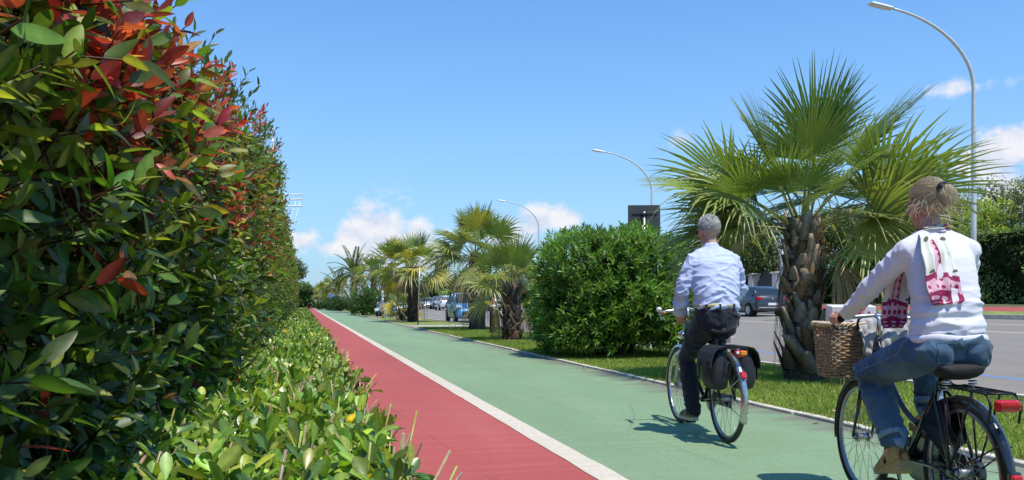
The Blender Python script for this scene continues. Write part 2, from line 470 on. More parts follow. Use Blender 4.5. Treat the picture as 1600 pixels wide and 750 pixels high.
def lane_mat(name, col, worn, seed, edge_x=None, cracks=True, wornamt=0.5, rough=0.75, joint=None, streak=.27):
    """Painted asphalt: broad wear along the lane, fine grain, dirt creeping in along one edge."""
    m = bpy.data.materials.new(name); nt, N, L = nodes_of(m)
    out = N.new('ShaderNodeOutputMaterial'); b = N.new('ShaderNodeBsdfPrincipled'); L.new(b.outputs[0], out.inputs[0])
    b.inputs['Roughness'].default_value = rough; b.inputs['Specular IOR Level'].default_value = 0.25
    tc = N.new('ShaderNodeTexCoord')
    def nz(scale, sc=(1, 1, 1), det=5, loc=(0, 0, 0)):
        mp = N.new('ShaderNodeMapping'); mp.inputs['Scale'].default_value = sc; mp.inputs['Location'].default_value = loc
        L.new(tc.outputs['Object'], mp.inputs[0])
        n = N.new('ShaderNodeTexNoise'); n.inputs['Scale'].default_value = scale; n.inputs['Detail'].default_value = det
        L.new(mp.outputs[0], n.inputs['Vector']); return n.outputs['Fac']
    def mr(v, a, b_, c=0.0, d=1.0):
        n = N.new('ShaderNodeMapRange'); L.new(v, n.inputs['Value'])
        for k, x in (('From Min', a), ('From Max', b_), ('To Min', c), ('To Max', d)): n.inputs[k].default_value = x
        return n.outputs[0]
    def mix(f, a, bcol, blend='MIX'):
        n = N.new('ShaderNodeMix'); n.data_type = 'RGBA'; n.blend_type = blend
        L.new(f, n.inputs['Factor'])
        if isinstance(a, tuple): n.inputs['A'].default_value = (*a, 1)
        else: L.new(a, n.inputs['A'])
        if isinstance(bcol, tuple): n.inputs['B'].default_value = (*bcol, 1)
        else: L.new(bcol, n.inputs['B'])
        return n.outputs['Result']
    c = Vector(col)
    base = mix(mr(nz(0.9, (1, .25, 1), 6, (seed, 0, 0)), .3, .7), tuple(c * .88), tuple(c * 1.1))
    base = mix(mr(nz(2.2, (1, .12, 1), 5, (seed + 5, 2, 0)), .5, .8, 0, wornamt), base, tuple(worn))
    base = mix(mr(nz(75, (1, 1, 1), 3, (0, seed, 0)), .38, .68, 0, .5), base, tuple(c * .60))
    base = mix(mr(nz(.55, (1, .35, 1), 6, (seed + 2, 7, 0)), .52, .72, 0, .28), base, tuple(c * .66))
    base = mix(mr(nz(5.0, (4, .10, 1), 4, (seed, 3, 1)), .62, .80, 0, .30), base, tuple(c * .7))
    base = mix(mr(nz(14, (1, .5, 1), 4, (seed, 9, 0)), .6, .75, 0, .3), base, tuple(c * 1.25))
    # squeegee streaks across the lane, and a fine lengthwise joint
    base = mix(mr(nz(3.0, (.35, 5.0, 1), 7, (seed, 1, 2)), .42, .72, 0, streak), base, tuple(c * .72))
    base = mix(mr(nz(2.6, (.3, 4.2, 1), 7, (seed + 4, 5, 2)), .5, .75, 0, streak), base, tuple(Vector(worn) * 1.08))
    base = mix(mr(nz(24, (1, 1, 1), 4, (seed, 8, 1)), .4, .7, 0, .42), base, tuple(c * .66))
    if joint:
        sj = N.new('ShaderNodeSeparateXYZ'); L.new(tc.outputs['Object'], sj.inputs[0])
        def mm(op, a, b_):
            n = N.new('ShaderNodeMath'); n.operation = op
            for q, i in ((a, 0), (b_, 1)):
                if isinstance(q, (int, float)): n.inputs[i].default_value = q
                else: L.new(q, n.inputs[i])
            return n.outputs[0]
        dist = mm('ABSOLUTE', mm('ADD', mm('ADD', sj.outputs[0], mm('MULTIPLY', sj.outputs[1], joint[1])), mm('ADD', mm('MULTIPLY', mm('SUBTRACT', nz(.8, (1, 1, 1), 3, (seed, 0, 5)), .5), .05), -joint[0])), 0.0)
        base = mix(mm('MULTIPLY', mr(dist, .002, .010, .55, 0), mr(nz(1.4, (1, 1, 1), 2), .35, .6, .25, 1)), base, tuple(c * .45))
    if cracks:
        v = N.new('ShaderNodeTexVoronoi'); v.feature = 'DISTANCE_TO_EDGE'; v.inputs['Scale'].default_value = 0.45
        mp = N.new('ShaderNodeMapping'); mp.inputs['Scale'].default_value = (1, .6, 1); mp.inputs['Location'].default_value = (seed, .3, 0)
        ad = N.new('ShaderNodeVectorMath'); ad.operation = 'ADD'
        nn = N.new('ShaderNodeTexNoise'); nn.inputs['Scale'].default_value = 1.5; L.new(tc.outputs['Object'], nn.inputs['Vector'])
        L.new(tc.outputs['Object'], ad.inputs[0]); L.new(nn.outputs['Color'], ad.inputs[1]); L.new(ad.outputs[0], mp.inputs[0]); L.new(mp.outputs[0], v.inputs['Vector'])
        f = mr(v.outputs['Distance'], 0.0, 0.006, 1, 0)
        g = N.new('ShaderNodeMath'); g.operation = 'MULTIPLY'; L.new(f, g.inputs[0]); L.new(mr(nz(.7, (1, 1, 1), 2, (seed, 4, 0)), .56, .66, 0, .38), g.inputs[1])
        base = mix(g.outputs[0], base, tuple(c * .5))
    if edge_x is not None:
        sx = N.new('ShaderNodeSeparateXYZ'); L.new(tc.outputs['Object'], sx.inputs[0])
        ad = N.new('ShaderNodeMath'); ad.operation = 'ADD'; L.new(sx.outputs[0], ad.inputs[0])
        L.new(mr(nz(1.6, (.35, 2.6, 1), 8, (0, 0, seed)), .25, .75, -.40, .40), ad.inputs[1])
        dirt = mr(ad.outputs[0], edge_x - .46, edge_x - .02, 0, .88)
        base = mix(dirt, base, (.17, .155, .125))
    L.new(base, b.inputs['Base Color'])
    bp = N.new('ShaderNodeBump'); bp.inputs['Strength'].default_value = .35; bp.inputs['Distance'].default_value = .004
    L.new(nz(220, (1, 1, 1), 3), bp.inputs['Height']); L.new(bp.outputs[0], b.inputs['Normal'])
    return m

M_red = lane_mat('red lane', (.440, .096, .086), (.52, .19, .16), 1.0, None, True, .28, joint=(1.47, .07))
M_green = lane_mat('green lane', (.225, .335, .190), (.31, .385, .24), 3.0, 4.62, True, .5, joint=(2.9, .031))
M_white = lane_mat('white line paint', (.68, .60, .49), (.46, .39, .30), 7.0, None, False, .55, streak=.5)
M_road = lane_mat('grey asphalt', (.262, .232, .198), (.31, .275, .235), 11.0, None, True, .6)
M_blue = lane_mat('blue line paint', (.15, .27, .48), (.22, .26, .33), 13.0, None, False, .9)
M_kerb = mat('kerb concrete', (.56, .50, .41), .9, var=.3, scale=5, bump=.5, bscale=60)
M_soil = mat('soil', (.07, .05, .035), .95, var=.4, scale=8, bump=.8, bscale=30)
M_turf = mat('turf', (.19, .245, .055), .9, var=.35, scale=2.2, bump=1, bscale=90, col2=(.28, .31, .08))
M_far = mat('far land', (.09, .12, .04), .95, var=.3, scale=.05)

strip('ground', [-900, -40, 8, 26, 34, 60, 900], -200, 1500, M_far, -.06)
strip('soil', [-9, .28], -12, 420, M_soil, -.004)
strip('red_lane', [.28, 1.845], -12, 420, M_red, 0, ny=60)
def rough_line(name, x0, x1, y0, y1, m, dz, jit=.0035):
    ys = np.concatenate([np.arange(y0, 26, .22), np.arange(26, y1, 2.0)])
    V = []
    for y in ys:
        a, b = rng.normal(size=2) * jit * (1 if y < 30 else .3)
        V += [(x0 + a, y, dz), (x1 + b, y, dz)]
    F = [(2 * i, 2 * i + 1, 2 * i + 3, 2 * i + 2) for i in range(len(ys) - 1)]
    me = bpy.data.meshes.new(name); me.from_pydata(V, [], F); me.materials.append(m)
    o = link(name, me); o['kind'] = 'structure'
rough_line('white_line', 1.755, 1.935, -12, 420, M_white, .004)
strip('green_lane', [1.845, 4.62], -12, 420, M_green, 0, ny=60)
kb = MB(); y = -6.0
while y < 40:                                   # separate kerb stones with open joints
    kb.box((4.66 + random.gauss(0, .004), y + .5, random.gauss(0, .003) + .006), (.085, .985, .05), Matrix.Rotation(random.gauss(0, .004), 3, 'Z'), bev=.006); y += 1.0
kb.box((4.66, 230, 0), (.075, 380, .05)); k = kb.build('path_kerb', M_kerb); k['kind'] = 'structure'
strip('grass_verge', [4.70, 7.78], -12, 420, M_turf, .012, ny=60)
kb = MB(); kb.box((7.84, 204, .01), (.11, 432, .09)); k = kb.build('road_kerb', M_kerb); k['kind'] = 'structure'
strip('road', [7.90, 24.4], -12, 420, M_road, 0, ny=60)
# paved crossing over the verge
M_slab = mat('crossing paving', (.40, .37, .32), .85, var=.2, scale=3, bump=.4, bscale=50)
kb = MB(); kb.box((6.22, 36.4, .02), (3.0, 2.3, .05)); k = kb.build('paved_crossing', M_slab); k['kind'] = 'structure'
kb = MB(); kb.box((6.22, 62.0, .02), (3.0, 2.0, .05)); k = kb.build('paved_crossing', M_slab); k['kind'] = 'structure'

def marking(name, x0, x1, y0, y1, m):
    return strip(name, [x0, x1], y0, y1, m, .004)
marking('parking_bay_line', 9.38, 9.54, -12, 420, M_blue)
for i in range(14):
    y = 3.9 + 8.4 * i
    marking('lane_dash', 11.72, 11.88, y, y + 2.3, M_white)
marking('road_edge_line', 18.0, 18.16, -12, 420, M_white)
marking('road_edge_line', 21.3, 21.44, -12, 420, M_white)
for i in range(10):                              # bay dividers on the near side, beyond the crossing
    y = 40 + 6.2 * i
    marking('parking_bay_line', 7.95, 9.37, y, y + .14, M_white)
    marking('parking_bay_line', 21.45, 24.3, y - 6, y - 5.86, M_white)
# far side of the road
kb = MB(); kb.box((24.5, 204, G(24.5) + .05), (.18, 432, .22)); k = kb.build('road_kerb', M_kerb); k['kind'] = 'structure'
strip('grass_verge', [24.6, 26, 28.4], -12, 420, M_turf, .07)
strip('red_path', [28.4, 31.6], -12, 420, M_red, .075)
strip('verge_soil', [31.6, 34, 44], -12, 420, mat('verge soil', (.09, .1, .04), .95, var=.4, scale=3, bump=.6), .075)

# a curved scuff left by a tyre on the green lane
def scuff(pts, w):
    P = []
    for px, py in pts: D = FPX * CAMH / (py - HOR); P.append(at(px, D))
    V = []
    for i, (x, y) in enumerate(P):
        a = P[max(0, i - 1)]; b = P[min(len(P) - 1, i + 1)]; d = Vector((b[0] - a[0], b[1] - a[1], 0)).normalized(); n = Vector((-d.y, d.x, 0)); k = w * (.3 + .7 * math.sin(PI * (i + .5) / len(P)))
        V += [Vector((x, y, .003)) + n * k, Vector((x, y, .003)) - n * k]
    me = bpy.data.meshes.new('tyre_mark'); me.from_pydata([tuple(v) for v in V], [], [(2 * i, 2 * i + 1, 2 * i + 3, 2 * i + 2) for i in range(len(P) - 1)]); me.materials.append(mat('tyre scuff', (.15, .225, .14), .9)); link('tyre_mark', me)['kind'] = 'structure'
scuff([(982, 632), (988, 638), (991, 646), (991, 655), (987, 664), (982, 672), (980, 680)], .0045)

# grass blades on the near part of the verge
def grass():
    lv = Leaves()
    n = 150000
    y = 2.6 + 32 * rng.random(n) ** 1.9
    x = 4.67 + 3.10 * rng.random(n) ** 1.04
    keep = np.ones(n, bool)
    x, y = x[keep], y[keep]; n = len(x)
    h = (.020 + .022 * rng.random(n)) * (1 + y / 40); w = .004 * (1 + y / 9)
    a = rng.random(n) * 2 * PI; dx, dy = np.cos(a), np.sin(a)
    lean = rng.normal(size=(n, 2)) * .45
    P = np.c_[x, y, np.full(n, .012)]
    V = np.stack([P + np.c_[dx * w, dy * w, 0 * w], P - np.c_[dx * w, dy * w, 0 * w], P + np.c_[lean[:, 0] * h, lean[:, 1] * h, h]], 1).reshape(-1, 3)
    patch = np.array([mnoise.noise((px * .9, py * .6, 0)) for px, py in zip(x, y)])
    c = vary((.25, .335, .06), n, .22, .07) * (1 + .3 * patch[:, None])
    dry = rng.random(n) < .10 + .12 * np.clip(patch, 0, 1)
    c[dry] = vary((.30, .26, .10), int(dry.sum()), .2)
    lv.raw(V, np.arange(3 * n).reshape(-1, 3), np.repeat(c, 3, 0))
    o = lv.build('grass', leaf_mat('grass blades', .6, .35, .3, nvar=.1))
    tag(o, 'short mown grass growing on the verge between bike path and road', 'grass', kind='stuff')
grass()

def litter():
    """dry leaf scraps along the kerb and on the turf"""
    lv = Leaves(); n = 170
    y = 4 + 20 * rng.random(n) ** 1.4; x = np.where(rng.random(n) < .45, 4.5 + .2 * rng.normal(size=n) * .6, 4.8 + 2.9 * rng.random(n))
    z = np.where(x > 4.7, .045, .008)
    lv.add(np.c_[x, y, z], np.c_[rng.normal(size=(n, 2)), .1 * rng.normal(size=n)], np.c_[.4 * rng.normal(size=(n, 2)), np.ones(n)], .03 + .04 * rng.random(n), .018, vary((.42, .30, .14), n, .3), LEAF_NEAR, .2, .4)
    o = lv.build('fallen_leaves', leaf_mat('dry leaf', .7, .1, .2))
    tag(o, 'dry brown leaf scraps scattered along the kerb and turf', 'fallen leaves', kind='stuff')
litter()
# ================================================================== HEDGES
M_leaf = leaf_mat('hedge leaf', .42, .46, .5, nscale=45, nvar=.22)
M_leaf2 = leaf_mat('glossy hedge leaf', .32, .34, .55, nscale=70, nvar=.18)
M_twig = attr_mat('hedge twig', .85)

def fast_noise(P, s, seed=0.0):
    return np.array([mnoise.noise((a * s + seed, b * s - seed, c * s)) for a, b, c in P])

def hedge_h(y):
    return np.interp(y, [0, 3.6, 7, 12, 20, 60], [2.0, 2.16, 2.62, 3.45, 3.35, 3.35])

def hedge_x(y, z):
    H = hedge_h(y); t = z / H
    return -.44 - .22 * np.clip((.9 - z) / .9, 0, 1) - .62 * np.clip((t - .84) / .16, 0, 1.3) ** 2 - .12 * np.clip((5 - y) / 2, 0, 1) * np.clip((z - 1.5) / .5, 0, 1)

def sprays(lv, P, D, nleaf, slen, L, W, col_fn, tpl, spread=1.0, curl=(.05, .3), droop=.25, fold=.25, twig=True, twigcol=(.10, .055, .03), rib=1.35):
    """Shoots at P pointing along D, each with leaves spiralling up it."""
    n = len(P); slen = np.broadcast_to(slen, (n,))
    D = nrm(D)
    u = nrm(np.cross(D, rdir(n))); w = np.cross(D, u)
    ph0 = rng.random(n) * 2 * PI
    for k in range(nleaf):
        f = (k + .6) / nleaf
        ph = ph0 + k * 2.4 + .3 * rng.normal(size=n)
        rad = u * np.cos(ph)[:, None] + w * np.sin(ph)[:, None]
        open_ = spread * (1.25 - .75 * f) + .15 * rng.normal(size=n)
        A = D * np.cos(open_)[:, None] + rad * np.sin(open_)[:, None]
        A[:, 2] -= droop * (1.1 - f)
        A = nrm(A)
        N = D - A * (A * D).sum(1, keepdims=True) + .25 * rng.normal(size=(n, 3)) + np.array([0, 0, .15])
        base = P + D * (slen * f)[:, None]
        ll = L * (.75 + .5 * rng.random(n)) * (1.1 - .35 * f)
        lv.add(base, A, N, ll, ll * W * (.85 + .3 * rng.random(n)), col_fn(n, f), tpl, rng.uniform(curl[0], curl[1], n), rng.uniform(.5, 1.4, n) * fold, rib)
    if twig:
        sticks(lv, P - D * (slen * .8)[:, None], D, slen * 1.75, .0032, .0018, np.array(twigcol) * (.7 + .6 * rng.random((n, 1))), 3)

def tall_hedge():
    root = empty('tall_hedge', (-.9, 20, 0), 0, 'tall dark hedge with bright red new leaves towards its top, beside the bike path', 'hedge')
    lv = Leaves()
    def zone(y0, y1, n, nleaf, L, tpl, twig, ypow=1.0, depth=.16):
        y = y0 + (y1 - y0) * rng.random(n) ** ypow
        H = hedge_h(y); z = H * (1 - rng.random(n) ** .9) + .02
        top = rng.random(n) < .16
        z = np.where(top, H - .10 * rng.random(n), z)
        x = hedge_x(y, z)
        x = np.where(top, x - .5 * rng.random(n) ** 1.2, x)
        P = np.c_[x, y, z]
        b = fast_noise(P, 1.25, 4.0) * .16 + fast_noise(P, 3.6, 8.0) * .07
        P[:, 0] += b; P[:, 2] += np.where(top, .8 * b, 0)
        P[:, 0] -= rng.exponential(depth * 1.25, n)
        # stray shoots standing out of the clipped face
        stray = (rng.random(n) < .035) & (y > 2.4)
        P[stray, 0] += .10; P[stray & top, 2] += .10
        P[:, 0] = np.minimum(P[:, 0], -.27)
        out = np.c_[np.full(n, .75), np.full(n, -.12), np.full(n, .55)]
        out = np.where(top[:, None], np.array([[.25, 0, 1.0]]), out)
        D = nrm(out + .42 * rng.normal(size=(n, 3)))
        clump = fast_noise(P, 1.6, 20.0); c2 = fast_noise(P, .8, 33.0)
        hz = np.clip((P[:, 2] - 1.2) / .7, 0, 1)
        pr = np.clip(.02 + .95 * hz * np.clip(clump * 1.9 + .5, 0, 1), 0, .9)
        pr = np.where(P[:, 2] < 1.3, .03, pr)
        pr = pr * np.interp(y, [2, 4.5, 7, 12, 25], [1.2, 1.0, .45, .22, .12])
        red = rng.random(n) < pr
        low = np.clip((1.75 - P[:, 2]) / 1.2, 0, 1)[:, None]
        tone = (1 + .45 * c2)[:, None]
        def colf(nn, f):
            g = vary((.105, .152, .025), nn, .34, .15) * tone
            g = g * (1 - .32 * low) + np.array([-.012, .002, .006]) * low  # lower leaves coloured darker and bluer, shade put into the leaf colour
            yl = rng.random(nn) < .20 - .13 * low[:, 0]
            g[yl] = vary((.28, .31, .04), int(yl.sum()), .2, .1)
            rr = vary((.46, .07, .05), nn, .35, .2)
            orng = rng.random(nn) < .3
            rr[orng] = vary((.38, .15, .05), int(orng.sum()), .25)
            dk = rng.random(nn) < .25
            rr[dk] = vary((.16, .035, .03), int(dk.sum()), .25)
            m = red & (rng.random(nn) < .55 + .45 * f)
            return np.clip(np.where(m[:, None], rr, g), .004, .9)
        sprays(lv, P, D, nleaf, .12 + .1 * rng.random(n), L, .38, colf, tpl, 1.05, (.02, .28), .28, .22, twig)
    zone(.75, 4.2, 2500, 8, .080, LEAF_FINE, True)
    zone(4.2, 9, 3700, 8, .072, LEAF_NEAR, True)
    zone(9, 20, 4600, 7, .082, LEAF_NEAR, False)
    zone(20, 52, 5200, 6, .115, LEAF_FAR, False, 1.2)
    zone(-3, .75, 500, 7, .10, LEAF_FAR, False)
    # flushes of new red growth high on the near part, and shoots that escaped the shears
    n = 560
    y = 1.55 + 3.4 * rng.random(n); H = hedge_h(y); z = 1.36 + (H - 1.30) * rng.random(n) ** .8
    P = np.c_[hedge_x(y, z) - .06 * rng.random(n), y, z]
    P[:, 0] += fast_noise(P, 1.25, 4.0) * .16 + .05
    keep = fast_noise(P, 1.9, 41.0) > -.08; P = P[keep]; n = len(P)
    D = nrm(np.array([[.45, -.15, .85]]) + .3 * rng.normal(size=(n, 3)))
    def redf(nn, f):
        c = vary((.46, .065, .05), nn, .3, .2); o = rng.random(nn) < .16; c[o] = vary((.50, .21, .07), int(o.sum()), .25); d = rng.random(nn) < .38; c[d] = vary((.20, .04, .035), int(d.sum()), .3)
        return c
    sprays(lv, P, D, 6, .10 + .08 * rng.random(n), .088, .36, redf, LEAF_FINE, .8, (.0, .25), .05, .3, True, (.25, .06, .04))
    n = 75
    y = 3.6 + 13 * rng.random(n) ** 1.1; H = hedge_h(y)
    P = np.c_[hedge_x(y, H * .9) - .1 * rng.random(n) + .06, y, H - .12 * rng.random(n)]
    D = nrm(np.array([[.38, -.05, 1.0]]) + .25 * rng.normal(size=(n, 3)))
    ro = rng.random(n) < .3
    sprays(lv, P, D, 7, .16 + .12 * rng.random(n), .085, .34, lambda nn, f: np.where(ro[:, None], vary((.42, .07, .06), nn, .3, .2), vary((.085, .13, .035), nn, .25)), LEAF_NEAR, .75, (.0, .2), .05, .3, True)
    lv.build('foliage', M_leaf, root).location = (.9, -20, 0)
    # stems, and an added dark core that blocks sky light inside the hedge
    st = Leaves()
    n = 1500
    y = -3 + 28 * rng.random(n) ** 1.2
    P = np.c_[-.75 - .45 * rng.random(n), y, .02 + .8 * rng.random(n)]
    A = np.c_[.22 * rng.random(n) - .12, .3 * rng.normal(size=n), np.ones(n)]
    sticks(st, P, A, np.minimum(.6 + 1.0 * rng.random(n), hedge_h(y) - 1.1), .011 * (.5 + rng.random(n)), .003, vary((.10, .065, .04), n, .3), 5)
    st.build('stems', M_twig, root).location = (.9, -20, 0)
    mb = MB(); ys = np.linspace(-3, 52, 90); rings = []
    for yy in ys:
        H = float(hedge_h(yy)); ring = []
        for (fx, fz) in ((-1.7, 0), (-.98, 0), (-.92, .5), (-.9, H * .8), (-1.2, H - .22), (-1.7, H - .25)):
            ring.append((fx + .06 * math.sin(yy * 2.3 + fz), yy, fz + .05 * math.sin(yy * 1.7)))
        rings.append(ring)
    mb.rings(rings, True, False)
    o = mb.build('shade_core', mat('hedge core shade', (.035, .05, .018), 1.0, var=.6, scale=9, spec=0), root); o.location = (.9, -20, 0)
tall_hedge()

def low_hedge():
    root = empty('low_hedge', (-.2, 20, 0), 0, 'low clipped bright green hedge with cut woody twigs, between tall hedge and red lane', 'hedge')
    lv = Leaves()
    def zone(y0, y1, n, nleaf, L, tpl, twig, ypow=1.0, sticksn=0):
        y = y0 + (y1 - y0) * rng.random(n) ** ypow
        side = rng.random(n) < .25
        x = np.where(side,   .175 + .03 * rng.normal(size=n), -.72 + .91 * rng.random(n))
        zt = .655 + .035 * fast_noise(np.c_[x, y, 0 * y], 2.2, 3.0)
        z = np.where(side, .02 + .66 * rng.random(n) ** .8, zt - rng.exponential(.04, n))
        x = x + np.where(side, .06 * fast_noise(np.c_[x, y, z], 2.5, 9.0), 0)
        z -= np.where(~side, .06 * np.clip((x - .12) / .12, 0, 1) ** 2, 0)
        P = np.c_[x, y, z]
        D = nrm(np.where(side[:, None], np.array([[.8, 0, .6]]), np.array([[.05, 0, 1.0]])) + .38 * rng.normal(size=(n, 3)))
        c2 = fast_noise(P, 1.7, 13.0)
        tone = (1 + .35 * c2)[:, None]
        def colf(nn, f):
            g = vary((.195, .30, .05), nn, .28, .10) * tone
            dk = rng.random(nn) < .3
            g[dk] = vary((.075, .15, .032), int(dk.sum()), .25)
            yl = rng.random(nn) < .16
            g[yl] = vary((.34, .40, .06), int(yl.sum()), .2)
            ye = rng.random(nn) < .006
            g[ye] = (.72, .50, .02)
            return g
        sprays(lv, P, D, nleaf, .05 + .05 * rng.random(n), L, .42, colf, tpl, 1.15, (-.05, .22), .05, .3, twig, (.24, .24, .08), 1.45)
        if sticksn:
            k = sticksn
            yy = y0 + (y1 - y0) * rng.random(k) ** ypow; xx = -.62 + .9 * rng.random(k)
            A = np.c_[.45 * rng.normal(size=(k, 2)), np.ones(k)]
            g = rng.random(k) < .5
            col = np.where(g[:, None], vary((.46, .50, .13), k, .2), vary((.42, .31, .21), k, .3))
            sticks(lv, np.c_[xx, yy, .50 + .10 * rng.random(k)], A, .10 + .10 * rng.random(k), np.where(g, .0032, .0052), np.where(g, .0028, .0042), col, 4)
            k2 = sticksn
            yy = y0 + (y1 - y0) * rng.random(k2) ** ypow; xx = -.66 + .9 * rng.random(k2)
            sticks(lv, np.c_[xx, yy, .05 + .2 * rng.random(k2)], np.c_[.35 * rng.normal(size=(k2, 2)), np.ones(k2)], .36 + .12 * rng.random(k2), .007, .004, vary((.17, .12, .08), k2, .3), 4)
    zone(.75, 3.2, 690, 8, .084, LEAF_FINE_OBOV, True, 1.0, 640)
    zone(3.2, 7.5, 1500, 8, .075, LEAF_OBOV, True, 1.0, 1150)
    zone(7.5, 17, 2700, 7, .075, LEAF_OBOV, False, 1.0, 900)
    zone(17, 58, 5200, 6, .095, LEAF_FAR, False, 1.3, 0)
    zone(-3, .5, 250, 6, .08, LEAF_FAR, False)
    lv.build('foliage', M_leaf2, root).location = (.2, -20, 0)
    mb = MB(); rings = []
    for yy in np.linspace(-3, 58, 80):
        rings.append([(-.70, yy, 0), (.12, yy, 0), (.13, yy, .30), (.05, yy, .47 + .02 * math.sin(yy * 3)), (-.62, yy, .47 + .02 * math.cos(yy * 2.6))])
    mb.rings(rings, True, False)
    mb.build('shade_core', mat('low hedge core shade', (.03, .034, .015), 1.0, var=.7, scale=14, spec=0, bump=1, bscale=20), root).location = (.2, -20, 0)  # added solid core, its dark colour stands in for shade under the leaves
low_hedge()

def net_fence():
    root = empty('net_fence', (-.78, 6, 0), 0, 'dark green plastic net between the tall and the low hedge, seen through leaves', 'fence')
    mb = MB(); cell = .022
    y0, y1, z1 = 1.0, 4.6, .70
    def bow(y, z): return .035 * math.sin(y * 2.2 + z * 3)
    for i in range(int((y1 - y0) / cell) + 1):
        y = y0 + i * cell
        pts = [(-.015 + bow(y, z), y - 6, z) for z in (.3, .5, z1)]
        mb.tube(pts, .0016, 3, caps=False, smooth=False)
    for j in range(int((z1 - .3) / cell) + 1):
        z = .3 + j * cell
        mb.tube([(bow(y, z), y - 6, z) for y in np.linspace(y0, y1, 14)], .0022 if j % 5 else .0035, 3, caps=False, smooth=False)
    mb.build('netting', mat('green plastic net', (.02, .14, .125), .4, var=.1), root)
    for y in (1.6, 3.0, 4.4):
        mb = MB(); mb.tube([(-.02, y - 6, 0), (-.02, y - 6, .76)], .011, 8); mb.build('stake', mat('net stake', (.05, .09, .07), .6), root)
net_fence()
# ================================================================== PALMS
M_frond = leaf_mat('palm frond', .34, .30, .5, nscale=30, nvar=.12)
M_dead = leaf_mat('dry palm frond', .75, .25, .2, tint=(1.2, 1.0, .7), nscale=30, nvar=.2)
M_trunk = leaf_mat('palm trunk bark', .92, 0.0, .1, nscale=25, nvar=.35)

def fan_frond(lv, base, az, el, pet, Rb, nseg=34, spread=118, droop=.22, sag=.5, green=(.10, .155, .035), edge=(.55, .55, .20), tipdry=.25, petcol=(.20, .22, .07), cup=.18, roll=0.0, fold=.5, broken=.12, petr=.014, joined=.46):
    """A costapalmate fan leaf: arching stalk, pleated blade cut into pointed ribs."""
    p = Vector(base); d = Vector((math.cos(az) * math.cos(el), math.sin(az) * math.cos(el), math.sin(el)))
    pts = [p.copy()]; k = 7
    for i in range(k):
        p = p + d * (pet / k); pts.append(p.copy())
        d = (d + Vector((0, 0, -sag / k * (0.4 + i / k)))).normalized()
    hub = p
    up = Vector((0, 0, 1))
    s = d.cross(up)
    if s.length < .05: s = Vector((math.sin(az), -math.cos(az), 0))
    s.normalize(); n = s.cross(d).normalized()
    q = Matrix.Rotation(roll, 3, d); s = q @ s; n = q @ n
    # stalk: three-sided ribbon
    V = []; F = []
    for i, c in enumerate(pts):
        w = petr * (1.7 - 1.0 * i / k)
        V += [c - s * w, c + n * w * .6, c + s * w, c - n * w * .5]
    for i in range(k):
        for j in range(4): F.append((i * 4 + j, i * 4 + (j + 1) % 4, i * 4 + 4 + (j + 1) % 4, i * 4 + 4 + j))
    lv.raw(np.array(V), np.array(F), np.array(petcol) * random.uniform(.8, 1.2))
    V = []; F = []; Cc = []
    dth = 2 * R(spread) / nseg
    rs = [.03, joined * .5, joined, joined + (1 - joined) * .35, joined + (1 - joined) * .7, 1.0]
    gtone = random.uniform(.82, 1.2)
    for i in range(nseg):
        th = -R(spread) + dth * (i + .5)
        rl = Rb * (1 - .24 * (abs(th) / R(spread)) ** 1.6) * random.uniform(.93, 1.05)
        di = d * math.cos(th) + s * math.sin(th)
        ti = s * math.cos(th) - d * math.sin(th)
        brk = random.random() < broken
        dr = droop * random.uniform(.6, 1.5) * (3.2 if brk else 1)
        jit = random.gauss(0, .035)
        o = len(V)
        for m, r in enumerate(rs):
            r_ = r * rl
            c = hub + di * r_ + n * (cup * rl * (abs(math.sin(th)) * r * .8 - .35 * r * r * math.cos(th) * .6))
            out = max(0, r - joined) / (1 - joined)
            c = c + Vector((0, 0, -1)) * (dr * rl * (.30 * r ** 2 + .75 * out ** 2.2)) + ti * (jit * rl * out)
            w = r_ * math.tan(dth / 2) if r <= joined else joined * rl * math.tan(dth / 2) * (1 - ((r - joined) / (1 - joined)) ** 1.2) + .0015
            V += [c - ti * w, c + n * (fold * w), c + ti * w]
            g = np.array(green) * gtone * random.uniform(.9, 1.1)
            e = np.array(edge)
            tt = out ** 2 * tipdry
            mid = g * (1 - tt) + np.array((.36, .27, .13)) * tt
            Cc += [mid * .82, mid * 1.18 + e * .10, mid * .82]
        for m in range(len(rs) - 1):
            a = o + m * 3
            F += [(a, a + 1, a + 4, a + 3), (a + 1, a + 2, a + 5, a + 4)]
    lv.raw(np.array(V), np.array(F), np.array(Cc))

